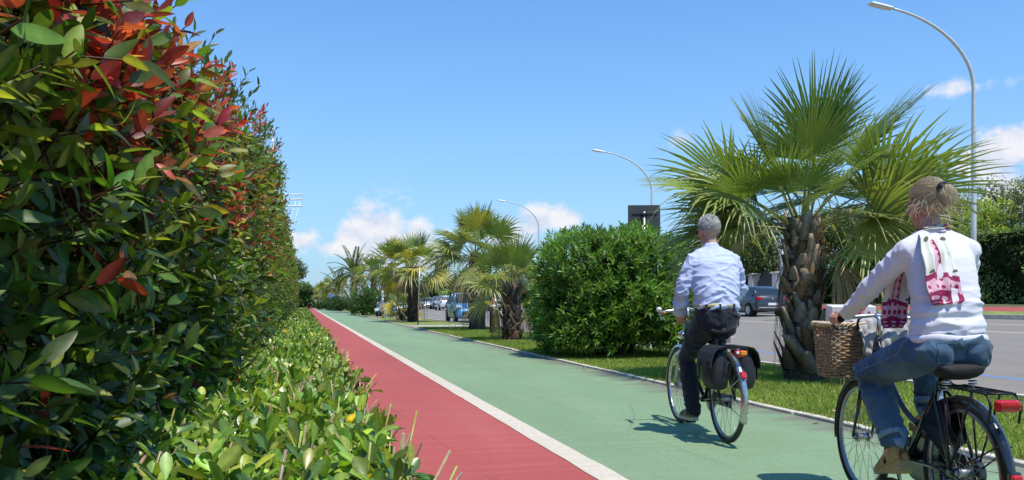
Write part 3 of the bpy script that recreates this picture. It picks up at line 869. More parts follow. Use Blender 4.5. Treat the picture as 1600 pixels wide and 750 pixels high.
def palm_trunk(root, h, r0, r1, rt, boots=110, col=(.20, .165, .125), boot_len=.26, lean=(0, 0), dark=.6, start=.1, bw=.085):
    lv = Leaves(); mb = MB()
    zs = np.linspace(-.05, h, 14); n = 14; V = []; F = []; Cc = []
    def axis(z): return Vector((lean[0] * (max(0, z) / h) ** 1.5, lean[1] * (max(0, z) / h) ** 1.5, z))
    def rad(z):
        t = max(0, z) / h
        return float(np.interp(t, [0, .12, .45, 1], [r0, r0 * .88, r1, rt]))
    for i, z in enumerate(zs):
        for j in range(n):
            a = 2 * PI * j / n + .2 * i; r = rad(z) * (.86 + .08 * math.sin(j * 3 + i * 5))
            V.append(axis(z) + Vector((math.cos(a) * r, math.sin(a) * r, 0)))
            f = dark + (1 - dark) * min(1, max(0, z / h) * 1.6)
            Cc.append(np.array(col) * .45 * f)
    for i in range(len(zs) - 1):
        for j in range(n): F.append((i * n + j, i * n + (j + 1) % n, (i + 1) * n + (j + 1) % n, (i + 1) * n + j))
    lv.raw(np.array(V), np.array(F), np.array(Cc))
    # old leaf bases in a spiral lattice
    for k in range(boots):
        t = (k + .5) / boots; z = h * (start + (1 - start) * t) - boot_len * .45
        if z < -.02: z = -.02 + .1 * random.random()
        a = k * 2.3999632 + random.gauss(0, .12)
        r = rad(z) * .9; ax = axis(z)
        o = Vector((math.cos(a), math.sin(a), 0)); s = Vector((-math.sin(a), math.cos(a), 0))
        bl = boot_len * random.uniform(.5, 1.35); wd = min(bw, r * .5) * random.uniform(.6, 1.25); th = .022
        outw = random.uniform(.08, .42) + (.3 if random.random() < .12 else 0); sl = random.gauss(0, .45)
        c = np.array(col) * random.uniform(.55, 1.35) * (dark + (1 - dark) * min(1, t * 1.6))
        if random.random() < .16: c = c * np.array((1.35, 1.0, .72))
        V = []; Cc = []
        for (u, wk, tk) in ((0, 1.15, 1.0), (.45, .9, .9), (.8, .62, .6), (1.0, .42, .35)):
            cpt = ax + o * (r + bl * outw * u ** 1.3 * .8) + Vector((0, 0, bl * u)) + s * (sl * bl * u)
            w = wd * wk
            V += [cpt - s * w - o * th * .3, cpt + o * th * tk, cpt + s * w - o * th * .3, cpt - o * th * tk]
            Cc += [c * (.75 + .35 * u)] * 4
        F = []
        for i in range(3):
            for j in range(4): F.append((i * 4 + j, i * 4 + (j + 1) % 4, i * 4 + 4 + (j + 1) % 4, i * 4 + 4 + j))
        F.append((12, 13, 14, 15))
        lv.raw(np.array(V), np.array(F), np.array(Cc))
    # fibres
    m = int(boots * 16)
    zz = h * rng.random(m); aa = rng.random(m) * 2 * PI
    rr = np.array([rad(z) for z in zz]) * .92
    P = np.c_[np.cos(aa) * rr + lean[0] * (zz / h) ** 1.5, np.sin(aa) * rr + lean[1] * (zz / h) ** 1.5, zz]
    A = np.c_[np.cos(aa) * .6, np.sin(aa) * .6, rng.normal(size=m) * .7] + .4 * rng.normal(size=(m, 3))
    sticks(lv, P, A, .05 + .12 * rng.random(m), .0035, .001, vary(np.array(col) * .8, m, .3), 3)
    return lv.build('trunk', M_trunk, root)

def fan_palm(loc, label, h, crown_r, r0=.3, r1=.22, rt=.2, nf=30, nd=8, boots=110, seed=0, group='fan palms along the verge', nseg=34, lean=(0, 0), el_top=78, el_low=-14, petk=.52, single=False, yellow=.15, col=(.20, .165, .125), start=.1, cat='palm tree', name='fan_palm', skirt=1.0, fixed=(), dead=None, bl=.26, bw=.085, avoid=None):
    random.seed(seed)
    root = empty(name, loc, 0, label, cat, group)
    palm_trunk(root, h, r0, r1, rt, boots, col, bl, lean, start=start, bw=bw)
    one = Leaves() if single else None
    lst = []
    for k in range(nf):
        t = (k + .5) / nf
        el = R(el_top - (el_top - el_low) * t ** .95 + random.gauss(0, 9)); az = k * 2.3999632 + random.gauss(0, .15) + seed
        if avoid and abs((az - avoid[0] + PI) % (2 * PI) - PI) < avoid[1] and t > .25: continue
        lst.append((t, az, el, 1.0))
    for f in fixed: lst.append(f)
    for (t, az, el, ks) in lst:
        Lt = crown_r * random.uniform(.88, 1.08) * ks
        pet = Lt * petk; Rb = Lt * (1 - petk) * 1.12
        z = h - .05 - .28 * t
        b = (lean[0] + math.cos(az) * rt * .5, lean[1] + math.sin(az) * rt * .5, z)
        yl = random.random() < yellow * (.3 + 1.4 * t)
        green = (.165, .235, .05) if t < .4 else (.24, .27, .08)
        if yl: green = (.48, .40, .06)
        lv = one or Leaves()
        fan_frond(lv, b, az, el, pet, Rb, nseg, random.uniform(104, 124) if t > .15 else random.uniform(62, 88), .04 + .17 * t, .12 + .42 * t, green, tipdry=.15 + .55 * t, broken=.12 + .25 * t,
                  petcol=(.26, .28, .08) if t < .7 else (.36, .24, .09), roll=random.gauss(0, .5 * t + .22), cup=.22 - .1 * t, fold=random.uniform(.4, .75))
        if not single: lv.build('frond', M_frond, root)
    for k in range(nd):
        az = k * 2.3999632 * 1.37 + random.gauss(0, .3) + seed * 2; el = R(random.uniform(-62, -28))
        if dead: az, el = dead[k]
        Lt = crown_r * random.uniform(.6, .85) * skirt
        lv = one or Leaves()
        fan_frond(lv, (lean[0] + math.cos(az) * rt, lean[1] + math.sin(az) * rt, h - .22 - .25 * random.random()), az, el, Lt * .45, Lt * .62, max(14, nseg * 2 // 3), random.uniform(40, 80), .75, 1.0,
                  random.choice([(.33, .24, .13), (.27, .19, .10), (.40, .30, .15)]), edge=(.4, .3, .15), tipdry=.2, petcol=(.42, .19, .07), cup=-.3, roll=random.gauss(0, .7), fold=1.4, broken=.5)
        if not single: lv.build('dead_frond', M_dead, root)
    if single: one.build('crown', M_frond, root)
    return root

def feather_palm(loc, label, h, L, nf=36, r0=.32, seed=1, group=None, nl=42):
    random.seed(seed)
    root = empty('date_palm', loc, 0, label, 'palm tree', group)
    palm_trunk(root, h, r0, r0 * .85, r0 * .85, 70, boot_len=.2)
    lv = Leaves()
    for k in range(nf):
        t = (k + .5) / nf; az = k * 2.3999632 + random.gauss(0, .1); el = R(82 - 92 * t ** .85)
        p = Vector((0, 0, h)); d = Vector((math.cos(az) * math.cos(el), math.sin(az) * math.cos(el), math.sin(el)))
        ln = L * random.uniform(.85, 1.1); P = []; T = []
        m = 14
        for i in range(m + 1):
            P.append(p.copy()); T.append(d.copy()); p = p + d * (ln / m); d = (d + Vector((0, 0, -.085 - .07 * t))).normalized()
        rows = []
        P_ = []; A_ = []; N_ = []; L_ = []
        for i in range(nl):
            u = .12 + .88 * i / nl; x = u * m; j = min(m - 1, int(x)); c = P[j].lerp(P[j + 1], x - j); tt = T[j]
            s = tt.cross(Vector((0, 0, 1)))
            if s.length < .05: s = Vector((math.sin(az), -math.cos(az), 0))
            s.normalize(); n = s.cross(tt)
            for sd in (-1, 1):
                A = (tt * .75 + s * sd * .8 + n * .35 + Vector((random.gauss(0, .1), random.gauss(0, .1), -.15))).normalized()
                P_.append(c); A_.append(A); N_.append(n); L_.append(ln * .17 * (1.05 - abs(u - .45)))
        g = np.array((.13, .18, .055)) * random.uniform(.8, 1.25) if t < .6 else np.array((.25, .25, .08))
        lv.add(np.array(P_), np.array(A_), np.array(N_), np.array(L_), .085, vary(g, len(P_), .15), LEAF_FAR, .15, .2)
        V = []; F = []
        for i, c in enumerate(P):
            w = .03 * (1.1 - i / m); V += [c + Vector((w, 0, 0)), c + Vector((0, w, 0)), c - Vector((w, w, 0)) * .7]
        for i in range(m):
            for j in range(3): F.append((i * 3 + j, i * 3 + (j + 1) % 3, i * 3 + 3 + (j + 1) % 3, i * 3 + 3 + j))
        lv.raw(np.array(V), np.array(F), np.array((.22, .22, .09)))
    lv.build('crown', M_frond, root)
    return root

# the big palm between the two riders; a few leaves are set by hand where the photo shows them
def bigpalm():
    x, y = at(1257, 11.25)
    vdir = math.atan2(y, x)                       # bearing from the camera
    Rr = vdir - PI / 2                             # towards picture right
    up, lf, bk, fr = R, Rr + PI, vdir, vdir + PI
    fx = [(.0, fr + .5, R(77), 1.02), (.04, Rr + .5, R(80), 1.0), (.06, fr + .1, R(60), .92), (.1, lf - .5, R(66), 1.0),      # upright centre fans
          (.10, Rr - .05, R(54), 1.20), (.28, Rr - .25, R(33), 1.12), (.34, Rr + .2, R(24), 1.16), (.40, Rr - .45, R(14), 1.0),
          (.30, lf, R(38), 1.08), (.34, lf + .35, R(27), 1.12), (.42, lf - .3, R(20), 1.06), (.5, lf + .2, R(9), 1.02),
          (.58, lf - .1, R(0), .95), (.5, fr + .9, R(14), .80), (.2, fr + .2, R(56), .62), (.15, fr - .35, R(42), .78), (.2, fr + .75, R(38), .85), (.3, fr - .95, R(28), .85), (.45, fr - 1.25, R(8), .8), (.45, fr + 1.3, R(12), .8), (.25, bk + .4, R(45), 1.0), (.3, bk - .5, R(40), 1.0), (.5, bk, R(18), 1.0), (.6, Rr - .3, R(0), .85), (.6, lf + .1, R(-4), .95), (.6, Rr + .3, R(-6), 1.0), (.5, lf + .55, R(34), .9)]
    fan_palm((x, y, 0), 'big fan palm with thick shaggy trunk on the grass between the two cyclists', 2.28, 2.05, .31, .22, .225, 12, 4, 92, 3, None, 42, (-.02, .02), 84, 14, .47, fixed=fx, yellow=0, avoid=(fr, 1.1), skirt=.66, bl=.33, bw=.15, col=(.25, .20, .15),
             dead=[(Rr - .35, R(-22)), (Rr + .1, R(-42)), (bk + .3, R(-40)), (Rr - .7, R(-35))])
bigpalm()
def P3(px, D): x, y = at(px, D); return (x, y, G(x))
GP = 'fan palms along the verge'
fan_palm(P3(799, 23.2), 'short fan palm with dark trunk and one yellow hanging leaf, just left of the oleander', 1.65, 1.55, .30, .27, .22, 22, 3, 80, 5, GP, 30, el_low=6, petk=.45, yellow=.08, skirt=.75, avoid=(-PI / 2, 1.0), dead=[(PI * .75, R(-45)), (-.2, R(-62)), (PI * .4, R(-40))], col=(.16, .125, .095))
fan_palm(P3(745, 32.0), 'fan palm with pale grey ringed trunk standing beside the paved crossing', 3.0, 2.2, .40, .36, .30, 34, 4, 90, 8, GP, 30, el_low=2, skirt=.8, yellow=.1, col=(.27, .22, .17))
fan_palm(P3(645, 46.0), 'fan palm with a dark trunk and yellow lower leaves behind the thin grey pole', 3.1, 2.3, .36, .33, .3, 26, 4, 60, 12, GP, 24, skirt=.8, single=True, yellow=.25, col=(.17, .135, .105))
fan_palm(P3(630, 50.0), 'low bushy dwarf palm with hanging dry leaves left of the dark trunk', .75, 1.35, .35, .3, .28, 22, 12, 30, 14, None, 18, single=True, yellow=.4, col=(.1, .085, .07), name='dwarf_palm')
fan_palm(P3(612, 62.0), 'tall fan palm behind the white bollard and grey cabinet', 4.1, 2.3, .36, .3, .3, 24, 5, 50, 15, GP, 18, skirt=.8, single=True, yellow=.35)
feather_palm(P3(553, 88.0), 'feather-leaved date palm rising behind the round clipped bush', 4.0, 3.4, 40, .35, 4)
feather_palm(P3(528, 112.0), 'smaller feather-leaved palm behind the blue path sign', 3.0, 3.3, 32, .35, 6)
for i, (px, D, h) in enumerate(((584, 74, 3.6), (512, 136, 3.4), (503, 160, 3.2), (497, 190, 3.4))):
    fan_palm(P3(px, D), ['fan palm between the date palm and the palms by the bollard', 'distant fan palm behind the second verge bush', 'very distant fan palm near the end of the path', 'farthest fan palm at the very end of the path'][i], h, 2.2, .34, .3, .28, 22, 7, 30, 20 + i, GP, 14, single=True, yellow=.3)

# ================================================================== SHRUBS
M_ole = leaf_mat('oleander leaf', .36, .4, .5, nscale=20, nvar=.12)
def leafy_bush(name, loc, label, rx, ry, h, nshoot, L, W, nleaf, col, seed, group=None, cat='bush', tpl=LEAF_NEAR, stems=26, slen=.25, lump=.18, openk=.8, rz0=.12):
    random.seed(seed)
    root = empty(name, loc, 0, label, cat, group)
    lv = Leaves(); n = nshoot
    d = rdir(n); d[:, 2] = np.abs(d[:, 2]) * 1.5 - .80
    d = nrm(d)
    rad = 1 - .55 * rng.random(n) ** 2.2
    cz = h * .46
    # a boxy, slightly lumpy body
    k = (np.abs(d[:, 0]) ** 3.2 + np.abs(d[:, 1]) ** 3.2 + np.abs(d[:, 2]) ** 3.2) ** (-1 / 3.2)
    P = d * (k * rad)[:, None]
    lmp = fast_noise(d, 2.3, seed * 3.1) + .5 * fast_noise(d, 5.5, seed * 1.7)
    P = P * (1 + lump * lmp)[:, None]
    P = P * np.array([rx, ry, h * .52]) + np.array([0, 0, cz])
    P[:, 2] = np.maximum(P[:, 2], rz0 + .1 * rng.random(n))
    D = nrm(d * .75 + np.array([0, 0, .55]) + .35 * rng.normal(size=(n, 3)))
    tone = (1 + .5 * lmp)[:, None]
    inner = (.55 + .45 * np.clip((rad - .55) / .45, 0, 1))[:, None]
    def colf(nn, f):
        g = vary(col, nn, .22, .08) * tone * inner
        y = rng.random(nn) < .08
        g[y] = vary((.20, .26, .05), int(y.sum()), .2)
        return np.clip(g, .004, .9)
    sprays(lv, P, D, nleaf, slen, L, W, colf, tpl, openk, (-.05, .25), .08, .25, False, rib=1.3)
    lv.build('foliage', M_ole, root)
    st = Leaves()
    m = stems; a = rng.random(m) * 2 * PI; r = .28 * np.sqrt(rng.random(m))
    P = np.c_[np.cos(a) * r * rx, np.sin(a) * r * ry, np.full(m, -.03)]
    A = np.c_[np.cos(a) * .55 * rng.random(m), np.sin(a) * .55 * rng.random(m), np.ones(m)]
    sticks(st, P, A, h * (.55 + .2 * rng.random(m)), .022, .008, vary((.13, .10, .07), m, .25), 5)
    st.build('stems', M_twig, root)
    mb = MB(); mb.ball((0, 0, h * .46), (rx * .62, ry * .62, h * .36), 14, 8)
    mb.build('shade_core', mat('bush core shade', (.03, .05, .016), 1, var=.6, scale=7, spec=0), root)  # dark ball added inside the bush in place of inner shade
    return root
x, y = at(957, 16.6)
leafy_bush('oleander_bush', (x, y, 0), 'large glossy oleander bush with narrow leaves, left of the man in the blue shirt', 1.42, 1.25, 2.42, 3300, .165, .235, 12, (.118, .22, .035), 2, slen=.26, stems=40)
GB = 'clipped bushes along the verge'
x, y = at(572, 69.5); leafy_bush('clipped_bush', (x, y, 0), 'round dense clipped bush left of the white bollard', 1.25, 1.2, 2.25, 1500, .16, .35, 6, (.07, .15, .026), 3, GB, tpl=LEAF_FAR, slen=.15, lump=.1)
x, y = at(533, 104); leafy_bush('clipped_bush', (x, y, 0), 'low dark bush right beside the blue path sign', 1.6, 1.5, 1.75, 900, .2, .4, 6, (.05, .11, .024), 4, GB, tpl=LEAF_FAR, slen=.15, lump=.12)
x, y = at(512, 122); leafy_bush('clipped_bush', (x, y, 0), 'farther dark bush left of the blue path sign', 1.5, 1.5, 1.7, 700, .22, .4, 6, (.06, .12, .026), 5, GB, tpl=LEAF_FAR, slen=.15, lump=.12)
x, y = at(503, 165); leafy_bush('clipped_bush', (x, y, 0), 'tiny far bush at the end of the path', 1.8, 1.8, 1.9, 500, .3, .4, 5, (.06, .12, .026), 6, GB, tpl=LEAF_FAR, slen=.2, lump=.12)

# ================================================================== BACKGROUND TREES
M_tree = leaf_mat('tree leaf', .55, .38, .35, nscale=4, nvar=.15)
M_bark = mat('tree bark', (.12, .09, .065), .95, var=.35, scale=7, bump=.8, bscale=20)
def tree(loc, label, h, rx, trunk_h, col, n=2600, leaf=.22, seed=0, group='trees beyond the road', lobes=22, name='garden_tree', flat=.62, cat='tree', asp=.5, tr=None):
    random.seed(seed); r_ = np.random.default_rng(seed + 50)
    root = empty(name, loc, 0, label, cat, group)
    tr = tr or .05 * h ** .8
    mb = MB()
    top = h - rx * flat * .8
    mb.tube([(0, 0, -.1), (.05, 0, trunk_h * .5), (.1 * math.sin(seed), .1, trunk_h), (.1, .1, top)], [tr * 1.25, tr, tr * .85, tr * .3], 9)
    rzz = (h - trunk_h * .8) / 2; cz = h - rzz
    cen = []
    for k in range(lobes):
        d = nrm(r_.normal(size=3)); rr = r_.random() ** .4 * .82
        c = np.array([d[0] * rx * rr, d[1] * rx * rr, cz + d[2] * rzz * rr]); s = rx * r_.uniform(.30, .52)
        cen.append((c, s, r_.uniform(.72, 1.3)))
        if k < 7:
            mb.tube([(0, 0, trunk_h * r_.uniform(.6, 1.0)), tuple(c * np.array([.5, .5, 1]) - np.array([0, 0, .3 * s])), tuple(c)], [tr * .5, tr * .3, tr * .1], 6)
    mb.build('trunk', M_bark, root)
    lv = Leaves(); per = int(n * 1.9) // lobes
    for c, s, tn in cen:
        d = nrm(r_.normal(size=(per, 3))); rad = s * (1 - .5 * r_.random(per) ** 2)
        wob = 1 + .35 * np.array([mnoise.noise((q[0] * 2.5 + c[0], q[1] * 2.5, q[2] * 2.5 + c[2])) for q in d])
        P = c + d * (rad * wob)[:, None] * np.array([1, 1, .8])
        A = nrm(d * .5 + r_.normal(size=(per, 3)) * .8); N = nrm(d * .6 + np.array([0, 0, .8]) + .5 * r_.normal(size=(per, 3)))
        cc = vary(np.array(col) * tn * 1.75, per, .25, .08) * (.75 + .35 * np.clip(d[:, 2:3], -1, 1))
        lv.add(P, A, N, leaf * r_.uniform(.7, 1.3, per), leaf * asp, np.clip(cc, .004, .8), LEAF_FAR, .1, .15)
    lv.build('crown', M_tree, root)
    return root
def tpx(px, D, top, halfpx, trunk, col, label, seed, **k):
    x, y = at(px, D); g = G(x)
    h = CAMH + D * (HOR - top) / FPX - g; rx = halfpx * D / FPX
    return tree((x, y, g), label, h, rx, trunk, col, seed=seed, **k)
DK = (.065, .095, .026); MG = (.10, .15, .036); LG = (.23, .29, .035); OL = (.15, .165, .075)
GT = 'trees beyond the road'
tpx(1106, 76, 266, 42, 5, (.06, .095, .028), 'tall dark pine showing left of the big palm crown', 1, n=3000, leaf=.3, asp=.25, group=GT)
tpx(1060, 92, 352, 40, 2, DK, 'dark tree just above the right end of the oleander', 2, n=2200, leaf=.32, group=GT)
tpx(1150, 70, 322, 70, 1.0, MG, 'leafy tree behind the man and the gate pillars', 3, n=3400, leaf=.27, group=GT)
tpx(1215, 64, 335, 72, 1.0, DK, 'dark leafy tree right behind the gate with the lamp', 4, n=3400, leaf=.26, group=GT)
tpx(1275, 60, 312, 74, 1, MG, 'green tree behind the big palm trunk', 5, n=3200, leaf=.25, group=GT)
tpx(1345, 56, 315, 74, 1, DK, 'dark tree between the big palm and the woman', 6, n=3200, leaf=.24, group=GT)
tpx(1420, 54, 300, 76, 1, (.07, .105, .028), 'dense tree directly behind the head of the woman', 7, n=3400, leaf=.23, group=GT)
tpx(1492, 60, 272, 52, 2.5, OL, 'grey green tree holding the satellite dish below its top', 8, n=3000, leaf=.22, group=GT)
tpx(1545, 46.5, 300, 56, .6, LG, 'light yellow green round tree above the dark hedge', 9, n=3600, leaf=.18, group=GT)
tpx(1566, 56, 257, 62, 2.5, OL, 'tall olive grey tree behind the light green tree', 10, n=3600, leaf=.2, group=GT)
tpx(1640, 52, 246, 60, 2.5, OL, 'tall olive grey tree cut by the right edge of the photo', 11, n=3000, leaf=.2, group=GT)
def dx(px, X): return X / ((px - 800.0) / FPX * CA + SA)
tpx(690, dx(690, 38), 432, 38, 1.5, DK, 'far dark tree above the white parked car', 12, n=1600, leaf=.0034 * dx(690, 38), group=GT)
tpx(735, dx(735, 38), 424, 40, 1.5, (.08, .115, .03), 'far tree directly behind the pale trunked palm', 13, n=1600, leaf=.0034 * dx(735, 38), group=GT)
tpx(785, dx(785, 38), 426, 40, 1.5, MG, 'far tree behind the short dark trunked palm', 14, n=1600, leaf=.0034 * dx(785, 38), group=GT)
tpx(835, dx(835, 38), 420, 44, 1.5, DK, 'far dark tree behind the left side of the oleander', 15, n=1600, leaf=.0034 * dx(835, 38), group=GT)
tpx(900, dx(900, 38), 400, 44, 1.5, MG, 'far tree behind the middle of the oleander', 16, n=1600, leaf=.0034 * dx(900, 38), group=GT)
tpx(985, dx(985, 38), 396, 46, 1.5, DK, 'far tree behind the right half of the oleander', 17, n=1600, leaf=.0034 * dx(985, 38), group=GT)
tpx(660, dx(660, 38), 438, 30, 1.5, MG, 'far tree just right of the thin grey pole', 18, n=1600, leaf=.0034 * dx(660, 38), group=GT)
tpx(625, dx(625, 38), 440, 30, 1.5, DK, 'far tree left of the thin grey pole', 19, n=1600, leaf=.0034 * dx(625, 38), group=GT)
tpx(508, 215, 452, 20, 2, DK, 'tree at the far end of the verge', 20, n=900, leaf=.6, group=GT)
tpx(470, 66, 436, 20, .3, (.06, .11, .028), 'round green tree closing the end of the tall hedge', 21, n=2400, leaf=.22, group=None, flat=1)
tpx(461, 84, 404, 17, 4, (.075, .10, .03), 'small pine crown above the far end of the tall hedge', 22, n=1600, leaf=.3, asp=.25, group=None)

# clipped boundary hedges on the far side of the road
def far_hedge(label, x, y0, y1, h, col, seed, w=1.4, n=9000, leaf=.17):
    r_ = np.random.default_rng(seed)
    root = empty('boundary_hedge', (x, (y0 + y1) / 2, G(x)), 0, label, 'hedge', 'boundary hedges beyond the road')
    L = y1 - y0; lv = Leaves()
    y = (r_.random(n) - .5) * L
    side = r_.random(n) < .78
    z = np.where(side, h * r_.random(n), h + .02 * r_.normal(size=n)); xx = np.where(side, -w / 2, (r_.random(n) - .5) * w)
    P = np.c_[xx, y, z]
    b = fast_noise(P, .55, seed) * .75 + fast_noise(P, 1.7, seed) * .28
    P[:, 0] -= np.where(side, b, 0); P[:, 2] += np.where(side, 0, b) - np.where(z > h * .9, .2 * r_.random(n), 0)
    P[:, 0] += r_.exponential(.12, n)
    D = np.where(side[:, None], np.array([[-.8, 0, .5]]), np.array([[0, 0, 1.0]])) + .5 * r_.normal(size=(n, 3))
    c = vary(np.array(col) * 4.4, n, .28, .08) * (1 + .7 * b)[:, None]
    lv.add(P, nrm(r_.normal(size=(n, 3)) + .4 * D), D, leaf * r_.uniform(.7, 1.3, n), leaf * .5, np.clip(c, .004, .8), LEAF_FAR, .1, .15)
    lv.build('foliage', M_tree, root)
    mb = MB(); mb.box((.12, 0, h * .47), (w - .1, L - .3, h * .94)); mb.build('shade_core', mat('far hedge core shade', (.014, .02, .008), 1, var=.6, scale=3, spec=0), root)  # dark box added behind the leaves as the shade of the hedge
far_hedge('tall dark hedge at the right edge behind the woman in white', 36, 22, 40.5, 4.0, (.036, .05, .016), 1, 2.0, 12000)
far_hedge('brighter green hedge patch low at the right edge in front of the dark hedge', 34.4, 28.4, 32.3, 1.9, (.07, .13, .026), 2, 1.0, 2600)
far_hedge('dark hedge between the big palm and the woman', 36.5, 40.8, 49.0, 3.6, (.045, .065, .018), 3, 1.6, 6000)
far_hedge('dark shrub hedge behind the gate and its pillars', 41, 47, 63, 2.6, (.07, .11, .028), 7, 2, 7000, .2)
far_hedge('long far hedge beyond the gate pillars', 37.5, 62, 340, 3.2, (.075, .115, .03), 4, 2, 14000, .45)
# ================================================================== STREET FURNITURE
M_galv = mat('galvanised steel', (.50, .50, .49), .42, .6, var=.12, scale=9, bump=.15)
M_lamp = mat('lamp grey paint', (.62, .62, .60), .4, .1, var=.06)
M_blackm = mat('black metal', (.018, .018, .02), .4, .5, var=.2)
M_darkgrey = mat('dark grey panel', (.055, .053, .055), .6, .1, var=.15, scale=3)
M_whitep = mat('white paint', (.78, .78, .76), .5, var=.05)
M_redp = mat('red paint', (.55, .03, .03), .4, var=.1)
M_rust = mat('rusty steel', (.20, .115, .07), .8, .2, var=.35, scale=14, bump=.3)
M_wood = mat('weathered wood', (.23, .13, .075), .85, var=.3, scale=5, bump=.4, aniso=(8, 8, 1))
M_glassl = mat('lamp glass', (.85, .86, .86), .2, var=.02)

def street_lamp(loc, H, reach, label):
    root = empty('street_lamp', loc, 0, label, 'street lamp', 'tall curved street lamps on the far side of the road')
    mb = MB(); pts = [(0, 0, -.1), (0, 0, H * .3), (0, 0, H * .62), (0, 0, H * .745)]; rad = [.115, .1, .085, .078]
    for i in range(1, 13):
        u = i / 12
        a = u * R(80)
        pts.append((-reach * .86 * (1 - math.cos(a)) / (1 - math.cos(R(80))), 0, H * .745 + H * .235 * math.sin(a) / math.sin(R(80))))
        rad.append(.078 - .035 * u)
    mb.tube(pts, rad, 10); mb.tube([(0, 0, 0), (0, 0, 1.2)], .14, 12)
    mb.build('pole', M_lamp, root)
    e = Vector(pts[-1])
    mb = MB(); rot = Matrix.Rotation(R(7), 3, 'Y')
    mb.box(e + Vector((-.45, 0, .05)), (1.05, .3, .09), rot, taper=.8, bev=.02)
    h = mb.build('lamp_head', M_whitep, root)
    mb = MB(); mb.box(e + Vector((-.5, 0, -.012)), (.6, .22, .02), rot); mb.build('lamp_glass', M_glassl, h)
for i, y in enumerate((26.2, 56.4, 86.6)):
    street_lamp((25.3, y, G(25.3)), 11.95, 4.4, ['tall curved street lamp rising behind the head of the woman', 'curved street lamp rising above the dark square sign', 'distant street lamp with only its curved arm above the palms'][i])

def sign_back():
    x, y = at(1007, 19.7)
    root = empty('road_sign', (x, y, 0), R(-18), 'dark square road sign seen from behind above the oleander bush', 'road sign')
    mb = MB(); mb.tube([(0, .05, -.1), (0, .05, 3.3)], .03, 10); mb.build('pole', M_galv, root)
    mb = MB(); mb.box((0, .10, 3.02), (.78, .025, .9), bev=.008); p = mb.build('panel', M_darkgrey, root)
    for z in (2.8, 3.24):
        mb = MB(); mb.box((0, .082, z), (.6, .012, .035)); mb.build('bracket', M_blackm, p)
    mb = MB(); mb.box((0, .045, 3.24), (.15, .09, .06), bev=.01); mb.build('clamp', M_blackm, p)
sign_back()

x, y = at(653, 39.5)
root = empty('thin_pole', (x, y, 0), 0, 'thin leaning grey pole with rusty foot at the edge of the bike path', 'pole')
mb = MB(); mb.tube([(0, 0, -.1), (.03, 0, 1.1)], .032, 8); mb.build('foot', M_rust, root)
mb = MB(); mb.tube([(.03, 0, 1.1), (.085, 0, 2.78)], .030, 8); mb.build('shaft', M_galv, root)

def red_post(px, D, m, label, h=1.3):
    x, y = at(px, D)
    root = empty('barrier_post', (x, y, 0), 0, label, 'post', 'posts with red caps beside the crossing')
    mb = MB(); mb.tube([(0, 0, -.05), (.01, 0, h)], .055, 10); mb.build('shaft', m, root)
    mb = MB(); mb.tube([(.01, 0, h), (.01, 0, h + .05), (.01, 0, h + .09)], [.062, .06, .03], 10); mb.build('cap', M_redp, root)
    mb = MB(); mb.tube([(.0075, 0, h * .72), (.0085, 0, h * .78)], .058, 10); mb.build('band', M_whitep, root)
red_post(767, 28.6, M_blackm, 'black post with red cap between the two nearest small palms')
red_post(771.5, 28.9, M_wood, 'brown post with red cap touching the black post')
red_post(788, 30.0, M_wood, 'post with red cap half hidden by a hanging dry palm leaf')
x, y = at(763.5, 34.0)
root = empty('info_sign', (x, y, 0), R(-25), 'small pale sign board on a pole behind the red capped posts', 'sign')
mb = MB(); mb.tube([(.16, 0, -.05), (.16, 0, 1.95)], .028, 8); mb.build('pole', M_galv, root)
mb = MB(); mb.box((-.02, -.035, 1.55), (.42, .02, .8), bev=.006); mb.build('board', mat('pale board', (.62, .67, .74), .4, var=.1), root)
# white topped bollard, cabinet, small white sign
x, y = at(598, 58)
root = empty('bollard_light', (x, y, 0), 0, 'brown bollard with a white lamp on top, right of the round bush', 'bollard')
mb = MB(); mb.tube([(0, 0, 0), (0, 0, 1.15)], .09, 12); mb.build('shaft', M_rust, root)
mb = MB(); mb.tube([(0, 0, 1.15), (0, 0, 1.5)], .07, 12); mb.tube([(0, 0, 1.5), (0, 0, 1.6)], [.1, .1], 12); mb.build('collar', M_whitep, root)
mb = MB(); mb.ball((0, 0, 1.78), (.11, .11, .19), 12, 8); mb.build('globe', M_glassl, root)
x, y = at(603.5, 62)
root = empty('utility_cabinet', (x, y, 0), 0, 'white utility cabinet behind the brown bollard', 'cabinet')
mb = MB(); mb.box((0, 0, .32), (.55, .35, .64), bev=.02); mb.build('body', M_whitep, root)
mb = MB(); mb.box((0, 0, .675), (.62, .42, .06), bev=.01); mb.build('lid', M_galv, root)
mb = MB(); mb.box((0, -.185, .32), (.46, .02, .5), bev=.004); mb.build('door', M_whitep, root)
x, y = at(590, 57)
root = empty('tilted_sign', (x, y, 0), R(-20), 'small tilted white sign plate at the foot of the round bush', 'sign')
mb = MB(); mb.tube([(0, 0, 0), (.02, 0, .62)], .022, 8); mb.build('pole', M_blackm, root)
mb = MB(); mb.box((-.03, -.03, .62), (.34, .015, .2), Matrix.Rotation(R(-18), 3, 'Y'), bev=.004); mb.build('plate', M_whitep, root)
x, y = at(518, 110)
root = empty('path_sign', (x, y, 0), 0, 'round blue path sign on a grey pole far along the verge', 'road sign')
mb = MB(); mb.tube([(0, 0, 0), (0, 0, 2.35)], .04, 8); mb.build('pole', M_galv, root)
mb = MB(); mb.disc((0, -.06, 2.0), .36, (0, 1, 0), .02, 24); d = mb.build('disc', mat('blue sign', (.02, .12, .55), .35, var=.03), root)
mb = MB(); mb.torus((0, -.073, 2.0), .325, .014, (0, 1, 0), 28, 6); mb.box((0, -.073, 2.0), (.05, .008, .3)); mb.build('symbol', M_whitep, d)

